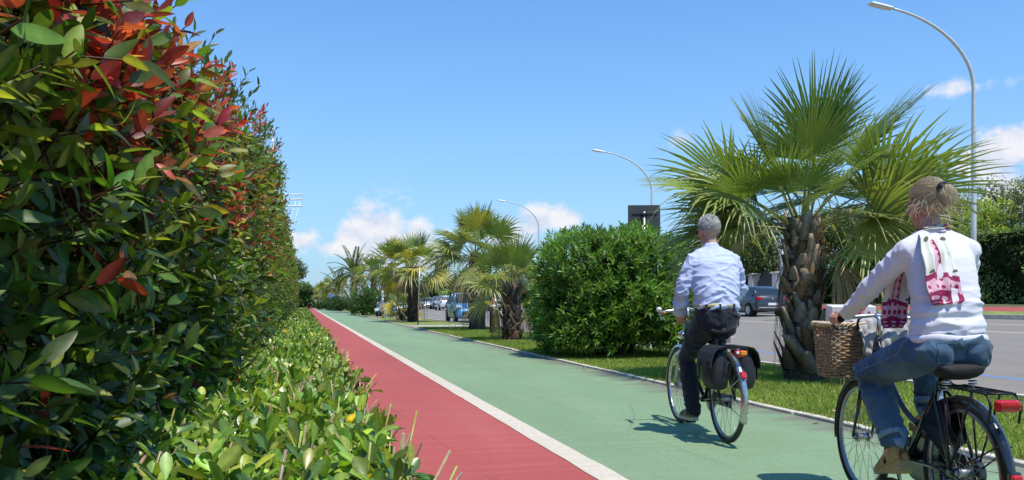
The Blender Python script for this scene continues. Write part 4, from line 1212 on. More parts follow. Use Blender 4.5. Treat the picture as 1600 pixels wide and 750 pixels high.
# white mast with cross spars seen past the tall hedge
x, y = at(428, 74)
root = empty('white_mast', (x, y, 0), R(-14), 'thin white mast with three cross spars rising behind the tall hedge', 'mast')
mb = MB(); mb.tube([(0, 0, 0), (0, 0, 8), (-.12, 0, 16.2)], [.16, .13, .09], 8); mb.build('pole', M_whitep, root)
mb = MB(); mb.box((-.12, 0, 16.4), (.5, .2, .3)); mb.tube([(-.12, 0, 16.5), (-.12, 0, 17.0)], .06, 6); mb.build('head', M_galv, root)
for z in (10.9, 10.45, 9.85):
    mb = MB(); mb.tube([(-.6, 0, z), (2.6, 0, z + .06)], .06, 6); mb.build('spar', M_whitep, root)
for dx in (0, .5):
    mb = MB(); mb.tube([(2.0 + dx * .8, 0, 10.4), (.5 + dx, 0, 5.2)], .03, 4); mb.build('stay', mat('pale rope', (.75, .8, .85), .6, var=.02), root)

# ---------------------------------------------------------------- gate on the far side
M_stucco = mat('white stucco', (.72, .67, .62), .85, var=.12, scale=4, bump=.2)
M_stone_shade = mat('wall stone and pillar foot shade', (.33, .31, .28), .9, var=.25, scale=6, bump=.4)  # stone on the low wall, painted shade on the pillar foot
def pillar(x, y, label, h=2.45):
    root = empty('gate_pillar', (x, y, G(x)), 0, label, 'gate pillar', 'white pillars at the gate')
    mb = MB(); mb.box((0, 0, .35), (.74, .74, .7), bev=.02); mb.build('shade_foot', M_stone_shade, root)  # darker foot box: shading of the lower pillar put into its colour
    mb = MB(); mb.box((0, 0, .7 + (h - .9) / 2), (.66, .66, h - .9), bev=.02); mb.build('shaft', M_stucco, root)
    mb = MB(); mb.box((0, 0, h - .15), (.78, .78, .1), bev=.02); mb.box((0, 0, h - .055), (.90, .90, .09), bev=.03); mb.build('cap', M_stucco, root)
for px, lab in ((1216, 'white gate pillar nearest the trunk of the big palm'), (1178, 'white gate pillar above the roof of the parked dark hatchback'), (1157, 'white gate pillar just right of the man in the blue shirt')):
    pillar(34.2, atX(px, 34.2), lab)
ya, yb = atX(1216, 34.2) + .5, atX(1178, 34.2) - .5
root = empty('metal_gate', (34.25, (ya + yb) / 2, G(34.2)), R(90), 'dark metal gate with sloping top between the white pillars', 'gate')
def gate_leaf(s):
    mb = MB(); L = (yb - ya) / 2 - .03
    z = [1.75, 2.0, 2.4, 2.62] ; xs = [0, L * .35, L * .75, L]
    xx = [s * (L + .02 - a) for a in xs]
    top = [(x, 0, zz) for x, zz in zip(xx, z)]; bot = [(x, 0, .08) for x in xx]
    for a in (-.02, .02): mb.add([(x, a, q) for x, _, q in bot] + [(x, a, q) for x, _, q in top], [(0, 1, 5, 4), (1, 2, 6, 5), (2, 3, 7, 6)], False)
    mb.tube(top, .035, 6)
    for k in range(9):
        u = k / 8 * L; mb.box((s * (L + .02 - u), -.035, .08 + .5 * float(np.interp(u, xs, z))), (.03, .02, float(np.interp(u, xs, z)) - .1))
    o = mb.build('gate_leaf', M_darkgrey, root)
    mb = MB(); mb.disc((s * .25, -.06, 1.3), .05, (0, 1, 0), .03, 10); mb.build('lock', M_galv, o)
gate_leaf(1); gate_leaf(-1)
y0, y1 = atX(1245, 34.2), atX(1216, 34.2) - .5
root = empty('bar_fence', (34.25, (y0 + y1) / 2, G(34.2)), R(90), 'dark bar fence on a low wall right of the white gate pillar', 'fence')
mb = MB(); mb.box((0, 0, .3), (y1 - y0, .25, .6)); mb.build('low_wall', M_stone_shade, root)
mb = MB()
k = int((y1 - y0) / .16)
for i in range(k + 1): mb.tube([(-(y1 - y0) / 2 + .05 + i * .16, 0, .6), (-(y1 - y0) / 2 + .05 + i * .16, 0, 1.9)], .014, 5)
for z in (.75, 1.75): mb.box((0, 0, z), (y1 - y0, .03, .04))
mb.build('bars', M_blackm, root)
x, y = at(1222, 60)
root = empty('garden_lamp', (x, y, G(x)), 0, 'grey garden lamp post with small white light behind the gate pillar', 'lamp post')
mb = MB(); mb.tube([(0, 0, 0), (0, 0, 4.0)], .16, 10); mb.build('pole', mat('grey post', (.25, .27, .29), .5, .2), root)
mb = MB(); mb.ball((.3, -.1, 3.7), (.14, .14, .12), 12, 8); mb.tube([(0, 0, 3.75), (.3, -.1, 3.78)], .03, 6); mb.build('lamp_head', M_glassl, root)
x, y = at(1516, 52.5)
root = empty('satellite_dish', (x, y, G(x)), R(15), 'white satellite dish on a pole in front of the grey green tree', 'satellite dish')
zc = CAMH + 52.5 * (HOR - 275) / FPX - G(x)
mb = MB(); mb.tube([(0, .1, 0), (0, .1, zc + 1.8)], .035, 8); mb.build('pole', M_galv, root)
mb = MB()
rings = []
for i in range(7):
    r = .34 * (i + .02) / 6; rings.append([(r * math.cos(a), -.1 - .12 * (r / .34) ** 2, zc + r * math.sin(a)) for a in np.linspace(0, 2 * PI, 20, endpoint=False)])
mb.rings(rings, False); mb.build('dish', M_whitep, root)
mb = MB(); mb.tube([(0, -.2, zc - .3), (0, -.5, zc)], .015, 6); mb.ball((0, -.5, zc), .04, 8, 6); mb.build('feed_arm', M_galv, root)

# ================================================================== CARS
M_tyre = mat('tyre rubber', (.022, .022, .023), .85, var=.2, scale=20)
M_rim = mat('alloy rim', (.5, .5, .51), .3, .8, var=.1)
M_cglass = mat('car glass', (.022, .027, .03), .06, .0, var=.2, spec=.9)
M_trim = mat('black trim', (.02, .02, .021), .6, var=.1)
M_plate = mat('number plate', (.78, .78, .76), .4, var=.02)
M_tail = mat('tail light', (.45, .012, .015), .15, var=.15, scale=20, coat=.6)
M_head = mat('head light', (.72, .74, .76), .12, .3, var=.15, scale=20, coat=.6)
M_silver = mat('silver trim', (.55, .55, .56), .25, .8, var=.05)
M_under = mat('wheel well', (.008, .008, .008), .95, var=.1)
def paint(name, col, metal=.3): return mat(name, col, .32, metal, var=.04, scale=2, coat=.8)

HATCH = [(0.0, .40, .66, .66, .66, .64, .5), (.05, .32, .84, .88, .82, .78, .66), (.14, .26, .95, 1.0, .86, .83, .68), (.22, .24, .97, 1.05, .87, .84, .67), (.50, .22, .97, 1.36, .88, .86, .58), (.75, .2, .96, 1.455, .88, .87, .57),
         (1.3, .2, .95, 1.49, .885, .875, .575), (2.0, .2, .94, 1.49, .885, .875, .575), (2.45, .2, .93, 1.44, .885, .87, .57), (3.18, .2, .92, 1.0, .88, .84, .70), (3.3, .2, .9, .95, .88, .83, .68), (3.8, .22, .80, .84, .86, .79, .6), (4.08, .27, .66, .70, .80, .72, .5), (4.18, .36, .54, .56, .62, .6, .45)]
MPV = [(0.0, .40, .7, .7, .66, .64, .5), (.05, .32, .9, .96, .78, .76, .64), (.12, .26, 1.0, 1.06, .81, .8, .66), (.18, .24, 1.0, 1.1, .82, .8, .66), (.36, .22, 1.0, 1.5, .825, .81, .6), (.6, .2, 1.0, 1.58, .83, .82, .6),
       (1.3, .2, .98, 1.62, .83, .82, .6), (1.9, .2, .97, 1.61, .83, .82, .6), (2.2, .2, .96, 1.55, .83, .82, .59), (2.98, .2, .98, 1.04, .83, .79, .68), (3.08, .2, .97, 1.0, .83, .78, .66), (3.45, .22, .84, .88, .81, .74, .56), (3.68, .27, .68, .72, .76, .68, .5), (3.76, .36, .54, .56, .6, .58, .45)]
SUV = [(0.0, .46, .76, .76, .7, .68, .55), (.05, .38, .98, 1.02, .86, .82, .7), (.14, .32, 1.05, 1.1, .9, .87, .72), (.22, .3, 1.06, 1.14, .91, .88, .72), (.46, .28, 1.06, 1.52, .92, .9, .64), (.72, .28, 1.05, 1.63, .92, .91, .63),
       (1.4, .28, 1.05, 1.67, .925, .915, .63), (2.1, .28, 1.04, 1.66, .925, .915, .63), (2.55, .28, 1.03, 1.6, .925, .91, .62), (3.2, .28, 1.04, 1.12, .92, .88, .75), (3.35, .28, 1.02, 1.06, .92, .87, .72), (4.0, .3, .94, .98, .9, .83, .65), (4.3, .34, .78, .82, .84, .76, .55), (4.42, .44, .6, .62, .66, .64, .5)]

def make_car(st, loc, rz, label, pm, iy=(4, 9), wheel_r=.31, group=None, cat='car', simple=False, wheels=(.78, 3.38), name='parked_car'):
    """y runs from the rear bumper (0) to the front; iy = stations between which side glass runs."""
    root = empty(name, loc, rz, label, cat, group)
    rings = []
    for (y, zb, be, tp, hb, hw, ht) in st:
        half = [(0, zb), (hb * .86, zb), (hb * .97, zb + .07), (hb * 1.0, zb + (be - zb) * .45), (hw * 1.0, be - .03), (hw * .985, be), (ht, tp - .035), (ht * .86, tp), (0, tp + .012)]
        ring = [(x, y, z) for x, z in half] + [(-x, y, z) for x, z in reversed(half[1:-1])]
        rings.append(ring)
    n = len(rings[0]); i0, i1 = iy; r0 = i0 - 1
    body = MB(); V = [p for r in rings for p in r]
    F = []; gl = {'side_window': [[], []], 'rear_window': [[]], 'windscreen': [[]]}
    for i in range(len(rings) - 1):
        for j in range(n):
            k = (j + 1) % n
            f = (i * n + j, i * n + k, (i + 1) * n + k, (i + 1) * n + j)
            jj = j if j < 8 else n - 1 - j
            if jj == 5 and i0 <= i < i1: gl['side_window'][0 if j < 8 else 1].append(f)
            elif jj in (6, 7) and i == r0: gl['rear_window'][0].append(f)
            elif jj in (6, 7) and i == i1 - 1: gl['windscreen'][0].append(f)
            else: F.append(f)
    F.append(tuple(range(n - 1, -1, -1))); F.append(tuple((len(rings) - 1) * n + j for j in range(n)))
    body.add(V, F, True)
    me = body.mesh('body', pm); me.set_sharp_from_angle(angle=R(38)); b = link('body', me, root)
    for nm, ls in gl.items():
        for fs in ls:
            if not fs: continue
            g = MB(); ids = sorted({i for f in fs for i in f}); mp = {a: q for q, a in enumerate(ids)}
            g.add([V[a] for a in ids], [tuple(mp[a] for a in f) for f in fs], False); g.build(nm, M_cglass, root)
    Lc = st[-1][0]; W = st[6][4]
    # pillars across the side glass
    for sgn in (-1, 1):
        for i in (i0, (i0 + i1) // 2 + 0, i1 - 1):
            mb = MB(); a = V[i * n + 5]; c = V[i * n + 6]
            mb.tube([(sgn * (a[0] + .004), a[1], a[2]), (sgn * (c[0] + .012), c[1], c[2])], .035, 5)
            mb.build('window_pillar', pm if not simple else M_trim, root)
    for y in wheels:
        for sgn in (-1, 1):
            x = sgn * (W - .075)
            wl = MB(); wl.disc((x, y, wheel_r + .002), wheel_r + .055, (1, 0, 0), .165, 24); wl.build('wheel_arch', M_under, root)
            mb = MB(); mb.tube([(x - .1, y, wheel_r), (x - .085, y, wheel_r), (x + .085, y, wheel_r), (x + .1, y, wheel_r)], [wheel_r - .03, wheel_r, wheel_r, wheel_r - .03], 26, smooth=False)
            w = mb.build('wheel', M_tyre, root)
            mb = MB(); mb.disc((x + sgn * .098, y, wheel_r), wheel_r * .66, (1, 0, 0), .02, 20)
            for k in range(5):
                a = k * 2 * PI / 5; mb.box((x + sgn * .112, y + math.cos(a) * wheel_r * .33, wheel_r + math.sin(a) * wheel_r * .33), (.012, .05, wheel_r * .6), Matrix.Rotation(a - PI / 2, 3, 'X'))
            mb.build('rim', M_rim, w)
    # rear
    be = st[3][2]; hw = st[3][5]
    for sgn in (-1, 1):
        mb = MB(); mb.box((sgn * (hw - .16), .10, be - .10), (.36, .16, .15), Matrix.Rotation(sgn * R(-16), 3, 'Z'), bev=.02); mb.build('tail_light', M_tail, root)
        mb = MB(); mb.box((sgn * (hw + .09), st[i1][0] - .28, be + .02), (.16, .09, .13), bev=.02); mb.build('mirror', pm, root)
        f = st[-3]; mb = MB(); mb.box((sgn * (f[5] - .10), f[0] + .06, f[2] - .03), (.3, .34, .15), Matrix.Rotation(sgn * R(-28), 3, 'Z') @ Matrix.Rotation(R(24), 3, 'X'), bev=.03); mb.build('headlight', M_head, root)
    mb = MB(); mb.box((0, .005, .60), (.50, .03, .115), bev=.004); mb.build('number_plate', M_plate, root)
    mb = MB(); mb.box((0, .012, .43), (1.5, .06, .06), bev=.01); mb.build('bumper_strip', M_silver, root)
    mb = MB(); mb.box((0, .03, .33), (1.3, .08, .12), bev=.01); mb.build('rear_diffuser', M_trim, root)
    mb = MB(); mb.disc((0, .035, be - .10), .055, (0, 1, 0), .03, 18); mb.build('badge', M_silver, root)
    mb = MB(); mb.box((0, Lc - .02, .50), (1.05, .1, .12), bev=.02); mb.build('grille', M_trim, root)
    mb = MB(); mb.box((0, Lc + .035, .40), (.50, .02, .11), bev=.004); mb.build('number_plate', M_plate, root)
    return root

# dark hatchback parked on the far side, seen from behind
xc = 22.1; yc = atX(1197, 22.1) - .6
make_car(HATCH, (xc, yc, G(xc)), R(-2), 'dark blue grey hatchback with red tail lights parked beyond the man in the shirt', paint('blue grey car paint', (.05, .055, .066), .5))
GC = 'cars parked along the road'
# light blue small car facing us on the near side
xb, yb_ = at(712, 43.5)
make_car(MPV, (8.75, yb_ + 3.6, G(8.75)), PI, 'small light blue car facing the photographer, partly hidden by the pale palm trunk', paint('light blue car paint', (.10, .30, .55), .25), wheels=(.62, 3.02), wheel_r=.30)
def px_car(st, px, D, rz, label, col, **k):
    x, y = at(px, D); return make_car(st, (x, y, G(x)), rz, label, paint(label[:18] + ' paint', col), simple=True, group=GC, **k)
px_car(SUV, 700, 92, 0, 'white car seen from behind, left of the light blue car', (.75, .75, .75), wheels=(.8, 3.45), wheel_r=.35)
px_car(SUV, 689, 104, 0, 'dark car just left of the white car', (.03, .035, .04), wheels=(.8, 3.45), wheel_r=.35)
px_car(HATCH, 683, 116, 0, 'dark blue car farther off, left of the other dark car', (.03, .05, .08))
px_car(HATCH, 664, 112, PI, 'pale car facing the photographer, just right of the thin grey pole', (.6, .62, .65))
px_car(SUV, 780, 78, 0, 'black car with white plate seen between the red capped posts', (.012, .012, .014), wheels=(.8, 3.45), wheel_r=.36)
px_car(SUV, 604.5, 66, PI, 'pale van front half hidden behind the brown bollard', (.55, .56, .58), wheels=(.8, 3.45), wheel_r=.35)
# ================================================================== BICYCLES
M_spoke = mat('steel spoke', (.35, .35, .36), .35, .8, var=.1)
M_rubber = mat('grey tyre', (.05, .046, .042), .8, var=.2, scale=15)
M_rubberb = mat('black tyre', (.018, .018, .019), .8, var=.2, scale=15)
M_chrome = mat('worn chrome', (.56, .55, .53), .25, .9, var=.15, scale=20)
M_bframe = mat('black bike enamel', (.012, .012, .013), .22, .0, var=.3, scale=15, coat=.6)
M_gframe = mat('dark green bike enamel', (.018, .03, .028), .25, .2, var=.2, coat=.5)
M_leather = mat('black saddle leather', (.014, .013, .013), .62, var=.3, spec=.25, scale=15, bump=.25, bscale=120)
M_cork = mat('orange brown grip', (.40, .17, .08), .6, var=.2, scale=30)
M_red = mat('red reflector plastic', (.50, .012, .02), .18, var=.25, scale=60, coat=.5)
M_amber = mat('amber lens', (.75, .25, .02), .2, var=.15)
M_clear = mat('clear lens', (.75, .74, .70), .15, var=.1)
M_nylon = mat('dark navy nylon', (.016, .017, .022), .6, var=.3, scale=8, bump=.5, bscale=25)
M_webbing = mat('black webbing', (.01, .01, .011), .8, var=.2)

def arc_band(mb, c, r, a0, a1, w, th, n=28, drop=.4):
    """mudguard: a curved channel over a wheel, angles measured from +y towards +z."""
    prof = [(-w / 2, -drop * w), (-w * .36, 0), (0, .006), (w * .36, 0), (w / 2, -drop * w)]
    prof = prof + [(x, z - th) for x, z in reversed(prof)]
    rings = []
    for i in range(n + 1):
        a = a0 + (a1 - a0) * i / n
        rings.append([(x, c[1] + (r + z) * math.cos(a), c[2] + (r + z) * math.sin(a)) for x, z in prof])
    mb.rings(rings, True, True)

def wheel(root, y, Rw, tyre_m, rim_m, nsp=32, disc=False):
    mb = MB(); mb.torus((0, y, Rw), Rw - .019, .019, (1, 0, 0), 56, 10)
    t = mb.build('tyre', tyre_m); w = empty('wheel'); w.parent = root; t.parent = w
    mb = MB(); mb.torus((0, y, Rw), Rw - .044, .0125, (1, 0, 0), 56, 8); mb.build('rim', rim_m, w)
    mb = MB(); mb.tube([(-.055, y, Rw), (-.04, y, Rw), (.04, y, Rw), (.055, y, Rw)], [.012, .019, .019, .012], 12); mb.disc((.032, y, Rw), .03, (1, 0, 0), .006, 14); mb.disc((-.032, y, Rw), .03, (1, 0, 0), .006, 14); mb.build('hub', M_spoke, w)
    mb = MB()
    for k in range(nsp):
        a = 2 * PI * k / nsp; s = 1 if k % 2 else -1; b = a + (.75 if k % 4 < 2 else -.75)
        mb.tube([(s * .032, y + .027 * math.cos(b), Rw + .027 * math.sin(b)), (s * .004, y + (Rw - .05) * math.cos(a), Rw + (Rw - .05) * math.sin(a))], .0013, 4, caps=False)
    mb.build('spokes', M_spoke, w)
    return w

def bicycle(loc, heading, label, kind):
    root = empty('bicycle', (*loc, 0), -heading, label, 'bicycle')
    man = kind == 'man'
    Rw, wb = (.345, 1.08) if man else (.325, 1.0)
    fm = M_gframe if man else M_bframe
    bb = Vector((0, .46, .285)) if man else Vector((0, .49, .30))
    st = Vector((0, .20, .83)) if man else Vector((0, .15, .76))
    hb = Vector((0, wb - .115, .66)); ht = Vector((0, wb - .185, .90 if man else .88))
    wheel(root, 0, Rw, M_rubber if man else M_rubberb, M_chrome if man else M_spoke)
    wheel(root, wb, Rw, M_rubber if man else M_rubberb, M_chrome if man else M_spoke)
    mb = MB()
    mb.tube([bb, bb.lerp(st, .93)], .016, 10)
    mb.tube([hb + (hb - ht) * .1, ht + (ht - hb) * .1], .021, 10)
    if man:
        mb.tube([bb, hb], .017, 10); mb.tube([bb.lerp(st, .85), ht + Vector((0, .02, -.05))], .015, 10)
    else:
        c1 = [bb.lerp(st, .18) + Vector((0, .01, 0))]
        for u in np.linspace(0, 1, 10): c1.append(bb + (hb - bb) * float(u) + Vector((0, 0, -.07 * math.sin(PI * float(u)))))
        mb.tube([bb] + c1[1:], .020, 10)
        c2 = [bb.lerp(st, .38)]
        for u in np.linspace(.1, 1, 9): c2.append(bb.lerp(st, .38).lerp(ht, float(u)) + Vector((0, 0, -.09 * math.sin(PI * float(u)))))
        mb.tube(c2, .015, 10)
    for s in (-1, 1):
        mb.tube([(s * .025, bb.y - .03, bb.z), (s * .055, .1, Rw), (s * .062, 0, Rw)], .0095, 8)
        mb.tube([(s * .012, *(bb.lerp(st, .86))[1:]), (s * .05, .14, .62), (s * .062, 0, Rw)], .008, 8)
    mb.tube([(-.035, bb.y, bb.z), (.035, bb.y, bb.z)], .023, 12)
    for s in (-1, 1): mb.disc((s * .066, 0, Rw), .016, (1, 0, 0), .012, 10)
    mb.build('frame', fm, root)
    mb = MB()
    mb.tube([(-.052, hb.y, hb.z), (.052, hb.y, hb.z)], .013, 8)
    for s in (-1, 1):
        mb.tube([(s * .05, hb.y + .005, hb.z), (s * .052, hb.y + .05, .5), (s * .054, wb - .02, Rw + .06), (s * .054, wb, Rw)], [.013, .012, .009, .008], 8)
    mb.build('fork', fm if not man else M_chrome, root)
    # saddle with springs
    mb = MB(); sy, sz = (st.y, .865) if man else (.115, .785)
    rings = []
    for (y, w, z, d) in ((-.125, .085, .005, .035), (-.105, .108, .012, .055), (-.05, .108, .010, .06), (.01, .075, .004, .055), (.07, .038, .0, .05), (.13, .024, .004, .04), (.155, .014, .0, .02)):
        ring = []
        for k in range(14):
            a = 2 * PI * k / 14
            ring.append((w * math.cos(a), sy + y, sz + z + (.018 if math.sin(a) > 0 else d) * math.sin(a)))
        rings.append(ring)
    mb.rings(rings); sd = mb.build('saddle', M_leather, root)
    mb = MB()
    for s in (-1, 1):
        for k in range(4): mb.torus((s * .06, sy - .085, sz - .05 - k * .013), .017, .0035, (0, 0, 1), 14, 5)
        mb.tube([(s * .03, sy - .1, sz - .085), (s * .03, sy + .02, sz - .075), (s * .012, sy + .12, sz - .03)], .0045, 6)
    mb.build('spring', M_chrome if not man else M_blackm, sd)
    mb = MB(); mb.tube([bb.lerp(st, .86), (0, st.y + .005, sz - .06)], .0125, 10); mb.build('seat_post', M_chrome, root)
    # handlebar
    gy = .80 if man else .77; gz = 1.0; gx = .25 if man else .235
    top = ht + Vector((0, -.02, .12))
    mb = MB(); mb.tube([ht, top, top + Vector((0, .05, .02))], .0125, 10)
    path = []
    for u in np.linspace(-1, 1, 25):
        u = float(u); a = abs(u)
        x = math.copysign(gx * min(1, a / .55) ** .9 if a < .55 else gx + .025 * (a - .55), u)
        y = top.y + .05 - max(0, a - .45) ** 1.0 / .55 * (top.y + .05 - gy + .06)
        z = top.z + .02 + (gz - top.z - .02) * min(1, a / .6)
        path.append((x, y, z))
    mb.tube(path, .0115, 10); hbar = mb.build('handlebar', M_chrome, root)
    for s in (-1, 1):
        e = Vector(path[0 if s < 0 else -1]); q = Vector(path[4 if s < 0 else -5])
        d = (q - e).normalized()
        mb = MB(); mb.tube([e - d * .012, e, e + d * .04, e + d * .09, e + d * .115], [.012, .0165, .0155, .017, .014], 12); mb.build('grip', M_cork if man else M_leather, hbar)
        mb = MB(); mb.tube([e + d * .15, e + d * .11 + Vector((0, .02, -.045)), e + d * .03 + Vector((0, .02, -.055))], [.007, .006, .005], 8); mb.tube([e + d * .15 + Vector((0, 0, .012)), e + d * .15 - Vector((0, 0, .02))], .014, 8); mb.build('brake_lever', M_chrome if man else M_blackm, hbar)
        if man and s < 0:
            mb = MB(); mb.ball(e + d * .19 + Vector((.0, 0, .03)), (.026, .026, .022), 14, 8); mb.build('bell', mat('white bell', (.8, .8, .78), .2, .2), hbar)
    # mudguards
    mb = MB(); arc_band(mb, (0, 0, Rw), Rw + .018, R(35), R(205), .056, .002); rf = mb.build('rear_mudguard', M_chrome if man else M_bframe, root)
    mb = MB(); arc_band(mb, (0, wb, Rw), Rw + .018, R(-10), R(118), .05, .002); mb.build('front_mudguard', M_chrome if man else M_bframe, root)
    ar = R(168) if man else R(178)
    q = Vector((0, (Rw + .033) * math.cos(ar), Rw + (Rw + .033) * math.sin(ar)))
    rt = Matrix.Rotation(ar - PI / 2, 3, 'X')
    if man:
        ar = R(147); q = Vector((0, (Rw + .036) * math.cos(ar), Rw + (Rw + .036) * math.sin(ar))); rt = Matrix.Rotation(ar - PI / 2, 3, 'X')
        mb = MB(); mb.box(q, (.046, .06, .026), rt, bev=.008); mb.build('reflector', M_red, rf)
    else:
        mb = MB(); mb.box(q, (.052, .13, .028), rt, bev=.008); b = mb.build('reflector', M_bframe, rf)
        mb = MB(); mb.box(q + Vector((0, -.012, .03)), (.044, .05, .026), rt, bev=.006); mb.build('reflector_lens', M_red, b)
    mb = MB()
    for s in (-1, 1):
        for a in (R(196), R(150)): mb.tube([(s * .06, 0, Rw), (s * .03, (Rw + .012) * math.cos(a), Rw + (Rw + .012) * math.sin(a))], .003 if man else .0042, 6)
    mb.build('stays', M_chrome if man else M_blackm, rf)
    # rack
    rz = Rw + Rw + .055 if man else Rw + Rw + .06
    mb = MB(); y0, y1 = (.12, -.26) if man else (.10, -.29)
    for s in (-1, 1):
        mb.tube([(s * .035, y0 + .04, rz - .02), (s * .06, y0, rz), (s * .062, y1 + .04, rz), (s * .062, y1 + .01, rz - .012)] + ([] if man else [(s * .064, y1 - .012, rz - .05), (s * .064, y1 + .005, rz - .12)]), .0055, 8)
        mb.tube([(s * .062, y1 + .12, rz), (s * .064, 0, Rw + .01)], .0045 if man else .005, 8)
        mb.tube([(s * .062, y0 - .05, rz), (s * .064, 0, Rw + .01)], .0045 if man else .005, 8)
    for y in (y0 - .02, (y0 + y1) / 2, y1 + .02): mb.tube([(-.062, y, rz), (.062, y, rz)], .0045, 8)
    for x in (-.02, .02): mb.tube([(x, y0, rz), (x, y1 + .02, rz)], .0035, 6)
    rk = mb.build('rack', M_blackm, root)
    if man:
        mb = MB(); mb.box((0, y1 - .005, rz - .035), (.095, .03, .05), bev=.01); mb.build('tail_light', M_red, rk)
        mb = MB(); mb.box((.02, y1 - .022, rz - .03), (.05, .012, .032), bev=.004); mb.build('amber_lens', M_amber, rk)
        mb = MB(); mb.box((-.028, y1 - .022, rz - .028), (.024, .012, .02), bev=.004); mb.build('clear_lens', M_clear, rk)
    else:
        mb = MB(); mb.box((0, y1 - .02, rz - .045), (.100, .042, .050), bev=.010); mb.build('tail_light', M_red, rk)
        mb = MB(); mb.box((0, y1 - .045, rz - .045), (.085, .006, .008)); mb.build('lens_rib', mat('dark red lens', (.25, .005, .01), .2), rk)
    # crank, chain guard, pedals
    pa = (Vector((-.13, .47, .105)), Vector((.13, .45, .465))) if man else (Vector((-.14, .405, .20)), Vector((.13, .575, .40)))
    mb = MB()
    if man:
        mb.disc((.052, bb.y, bb.z), .105, (1, 0, 0), .012, 28, .003)
        mb.box((.05, .23, .31), (.014, .42, .10), bev=.01)
    else:
        rg = []
        for x in (.038, .066):
            r1, r2 = .115, .065; ring = []
            for k in range(15): a = PI / 2 - PI * k / 14; ring.append((x, bb.y + r1 * math.cos(a), bb.z + r1 * math.sin(a)))
            for k in range(11): a = -PI / 2 - PI * k / 10; ring.append((x, 0 + r2 * math.cos(a), Rw + r2 * math.sin(a)))
            rg.append(ring)
        mb.rings(rg, True, False)
    mb.build('chain_guard', M_bframe, root)
    for p, s in zip(pa, (-1, 1)):
        mb = MB(); mb.tube([(s * .045, bb.y, bb.z), (s * .075, bb.y, bb.z)], .016, 10); mb.tube([(s * .07, bb.y, bb.z), (s * .082, p.y, p.z)], [.013, .010], 8); cr = mb.build('crank', M_chrome, root)
        mb = MB(); mb.box((p.x, p.y, p.z), (.085, .085, .022), bev=.005); mb.tube([(s * .08, p.y, p.z), (p.x, p.y, p.z)], .006, 8); mb.build('pedal', M_blackm, cr)
    if not man:
        # cloth guard over the upper rear wheel, on each side
        for s in (-1, 1):
            mb = MB(); rg = []
            for i in range(13):
                a = R(28 + 50 * i / 12); rg.append([(s * .034, r * math.cos(a), Rw + r * math.sin(a)) for r in (.13, .34)])
            V = [p for r_ in rg for p in r_]; mb.add(V, [(2 * i, 2 * i + 1, 2 * i + 3, 2 * i + 2) for i in range(12)], False); mb.build('coat_guard', M_bframe, root)
        mb = MB(); mb.tube([(-.055, .06, .30), (-.10, -.02, .02)], .008, 8); mb.build('kickstand', M_chrome, root)
    else:
        mb = MB(); mb.tube([(0, wb - .0, .52), (0, wb + .06, .74)], .006, 6); mb.ball((0, wb - .05, .80), (.035, .045, .035), 12, 8); mb.build('headlamp', M_chrome, root)
    return root

def pannier(bike, s, label):
    M = bike.matrix_basis
    root = empty('pannier_bag', tuple(M @ Vector((s * .125, -.02, 0))), bike.rotation_euler.z, label, 'bag', 'panniers on the bike of the man')
    mb = MB(); rings = []
    for (z, w, d, sx) in ((.425, .04, .10, -.01), (.44, .060, .125, -.01), (.49, .074, .14, -.006), (.58, .074, .142, -.006), (.66, .06, .138, -.01), (.705, .040, .13, -.015), (.72, .02, .12, -.02)):
        ring = []
        for k in range(16):
            a = 2 * PI * k / 16; c_, s_ = math.cos(a), math.sin(a)
            ring.append((s * (sx - .01) + w * math.copysign(abs(c_) ** .55, c_), d * math.copysign(abs(s_) ** .5, s_) - .01 + .02 * (z - .5), z))
        rings.append(ring)
    mb.rings(rings); b = mb.build('bag_body', M_nylon, root)
    mb = MB(); rings = []
    for (u, z) in ((-.075, .757), (-.03, .76), (.02, .748), (.054, .71), (.070, .65), (.074, .60)):
        rings.append([(s * (u), -.165, z), (s * (u), .145, z), (s * (u - .006), .145, z - .008), (s * (u - .006), -.165, z - .008)])
    mb.rings(rings, True, False); mb.build('flap', M_nylon, root)
    for y in (-.08, .07):
        mb = MB(); mb.box((s * .078, y, .57), (.006, .025, .14)); mb.build('strap', M_webbing, root)
    return root

# ================================================================== PEOPLE
def fuse(name, mb, voxel, m, parent, smooth=6, wr=None, sfac=.5, post=None):
    """One continuous skin from overlapping limbs: voxel union, relaxed, then folds pushed along the normals."""
    me = mb.mesh(name + ' raw', None)
    o = bpy.data.objects.new(name + ' raw', me); C.objects.link(o)
    r = o.modifiers.new('r', 'REMESH'); r.mode = 'VOXEL'; r.voxel_size = voxel; r.use_smooth_shade = True
    s = o.modifiers.new('s', 'SMOOTH'); s.factor = sfac; s.iterations = smooth
    dg = bpy.context.evaluated_depsgraph_get()
    out = bpy.data.meshes.new_from_object(o.evaluated_get(dg))
    bpy.data.objects.remove(o); bpy.data.meshes.remove(me)
    out.name = name
    n = len(out.vertices); co = np.empty(n * 3, np.float32); out.vertices.foreach_get('co', co); co = co.reshape(-1, 3)
    no = np.empty(n * 3, np.float32); out.vertex_normals.foreach_get('vector', no); no = no.reshape(-1, 3)
    if wr is not None:
        co = co + no * wr(co, no)[:, None]
        out.vertices.foreach_set('co', co.astype(np.float32).ravel()); out.update()
    if post is not None:
        ca = out.attributes.new('Col', 'FLOAT_COLOR', 'POINT')
        ca.data.foreach_set('color', np.c_[post(co), np.ones(n)].astype(np.float32).ravel())
    out.materials.clear(); out.materials.append(m)
    out.polygons.foreach_set('use_smooth', np.ones(len(out.polygons), bool))
    return link(name, out, parent)

def ridged(co, scale, seed, warp=.0):
    q = co * np.array(scale)[None]
    return np.array([1.7 * max(0.0, 1 - 2.4 * abs(mnoise.noise((a + seed, b - seed, c + 2 * seed)))) ** 1.6 - .45 for a, b, c in q])

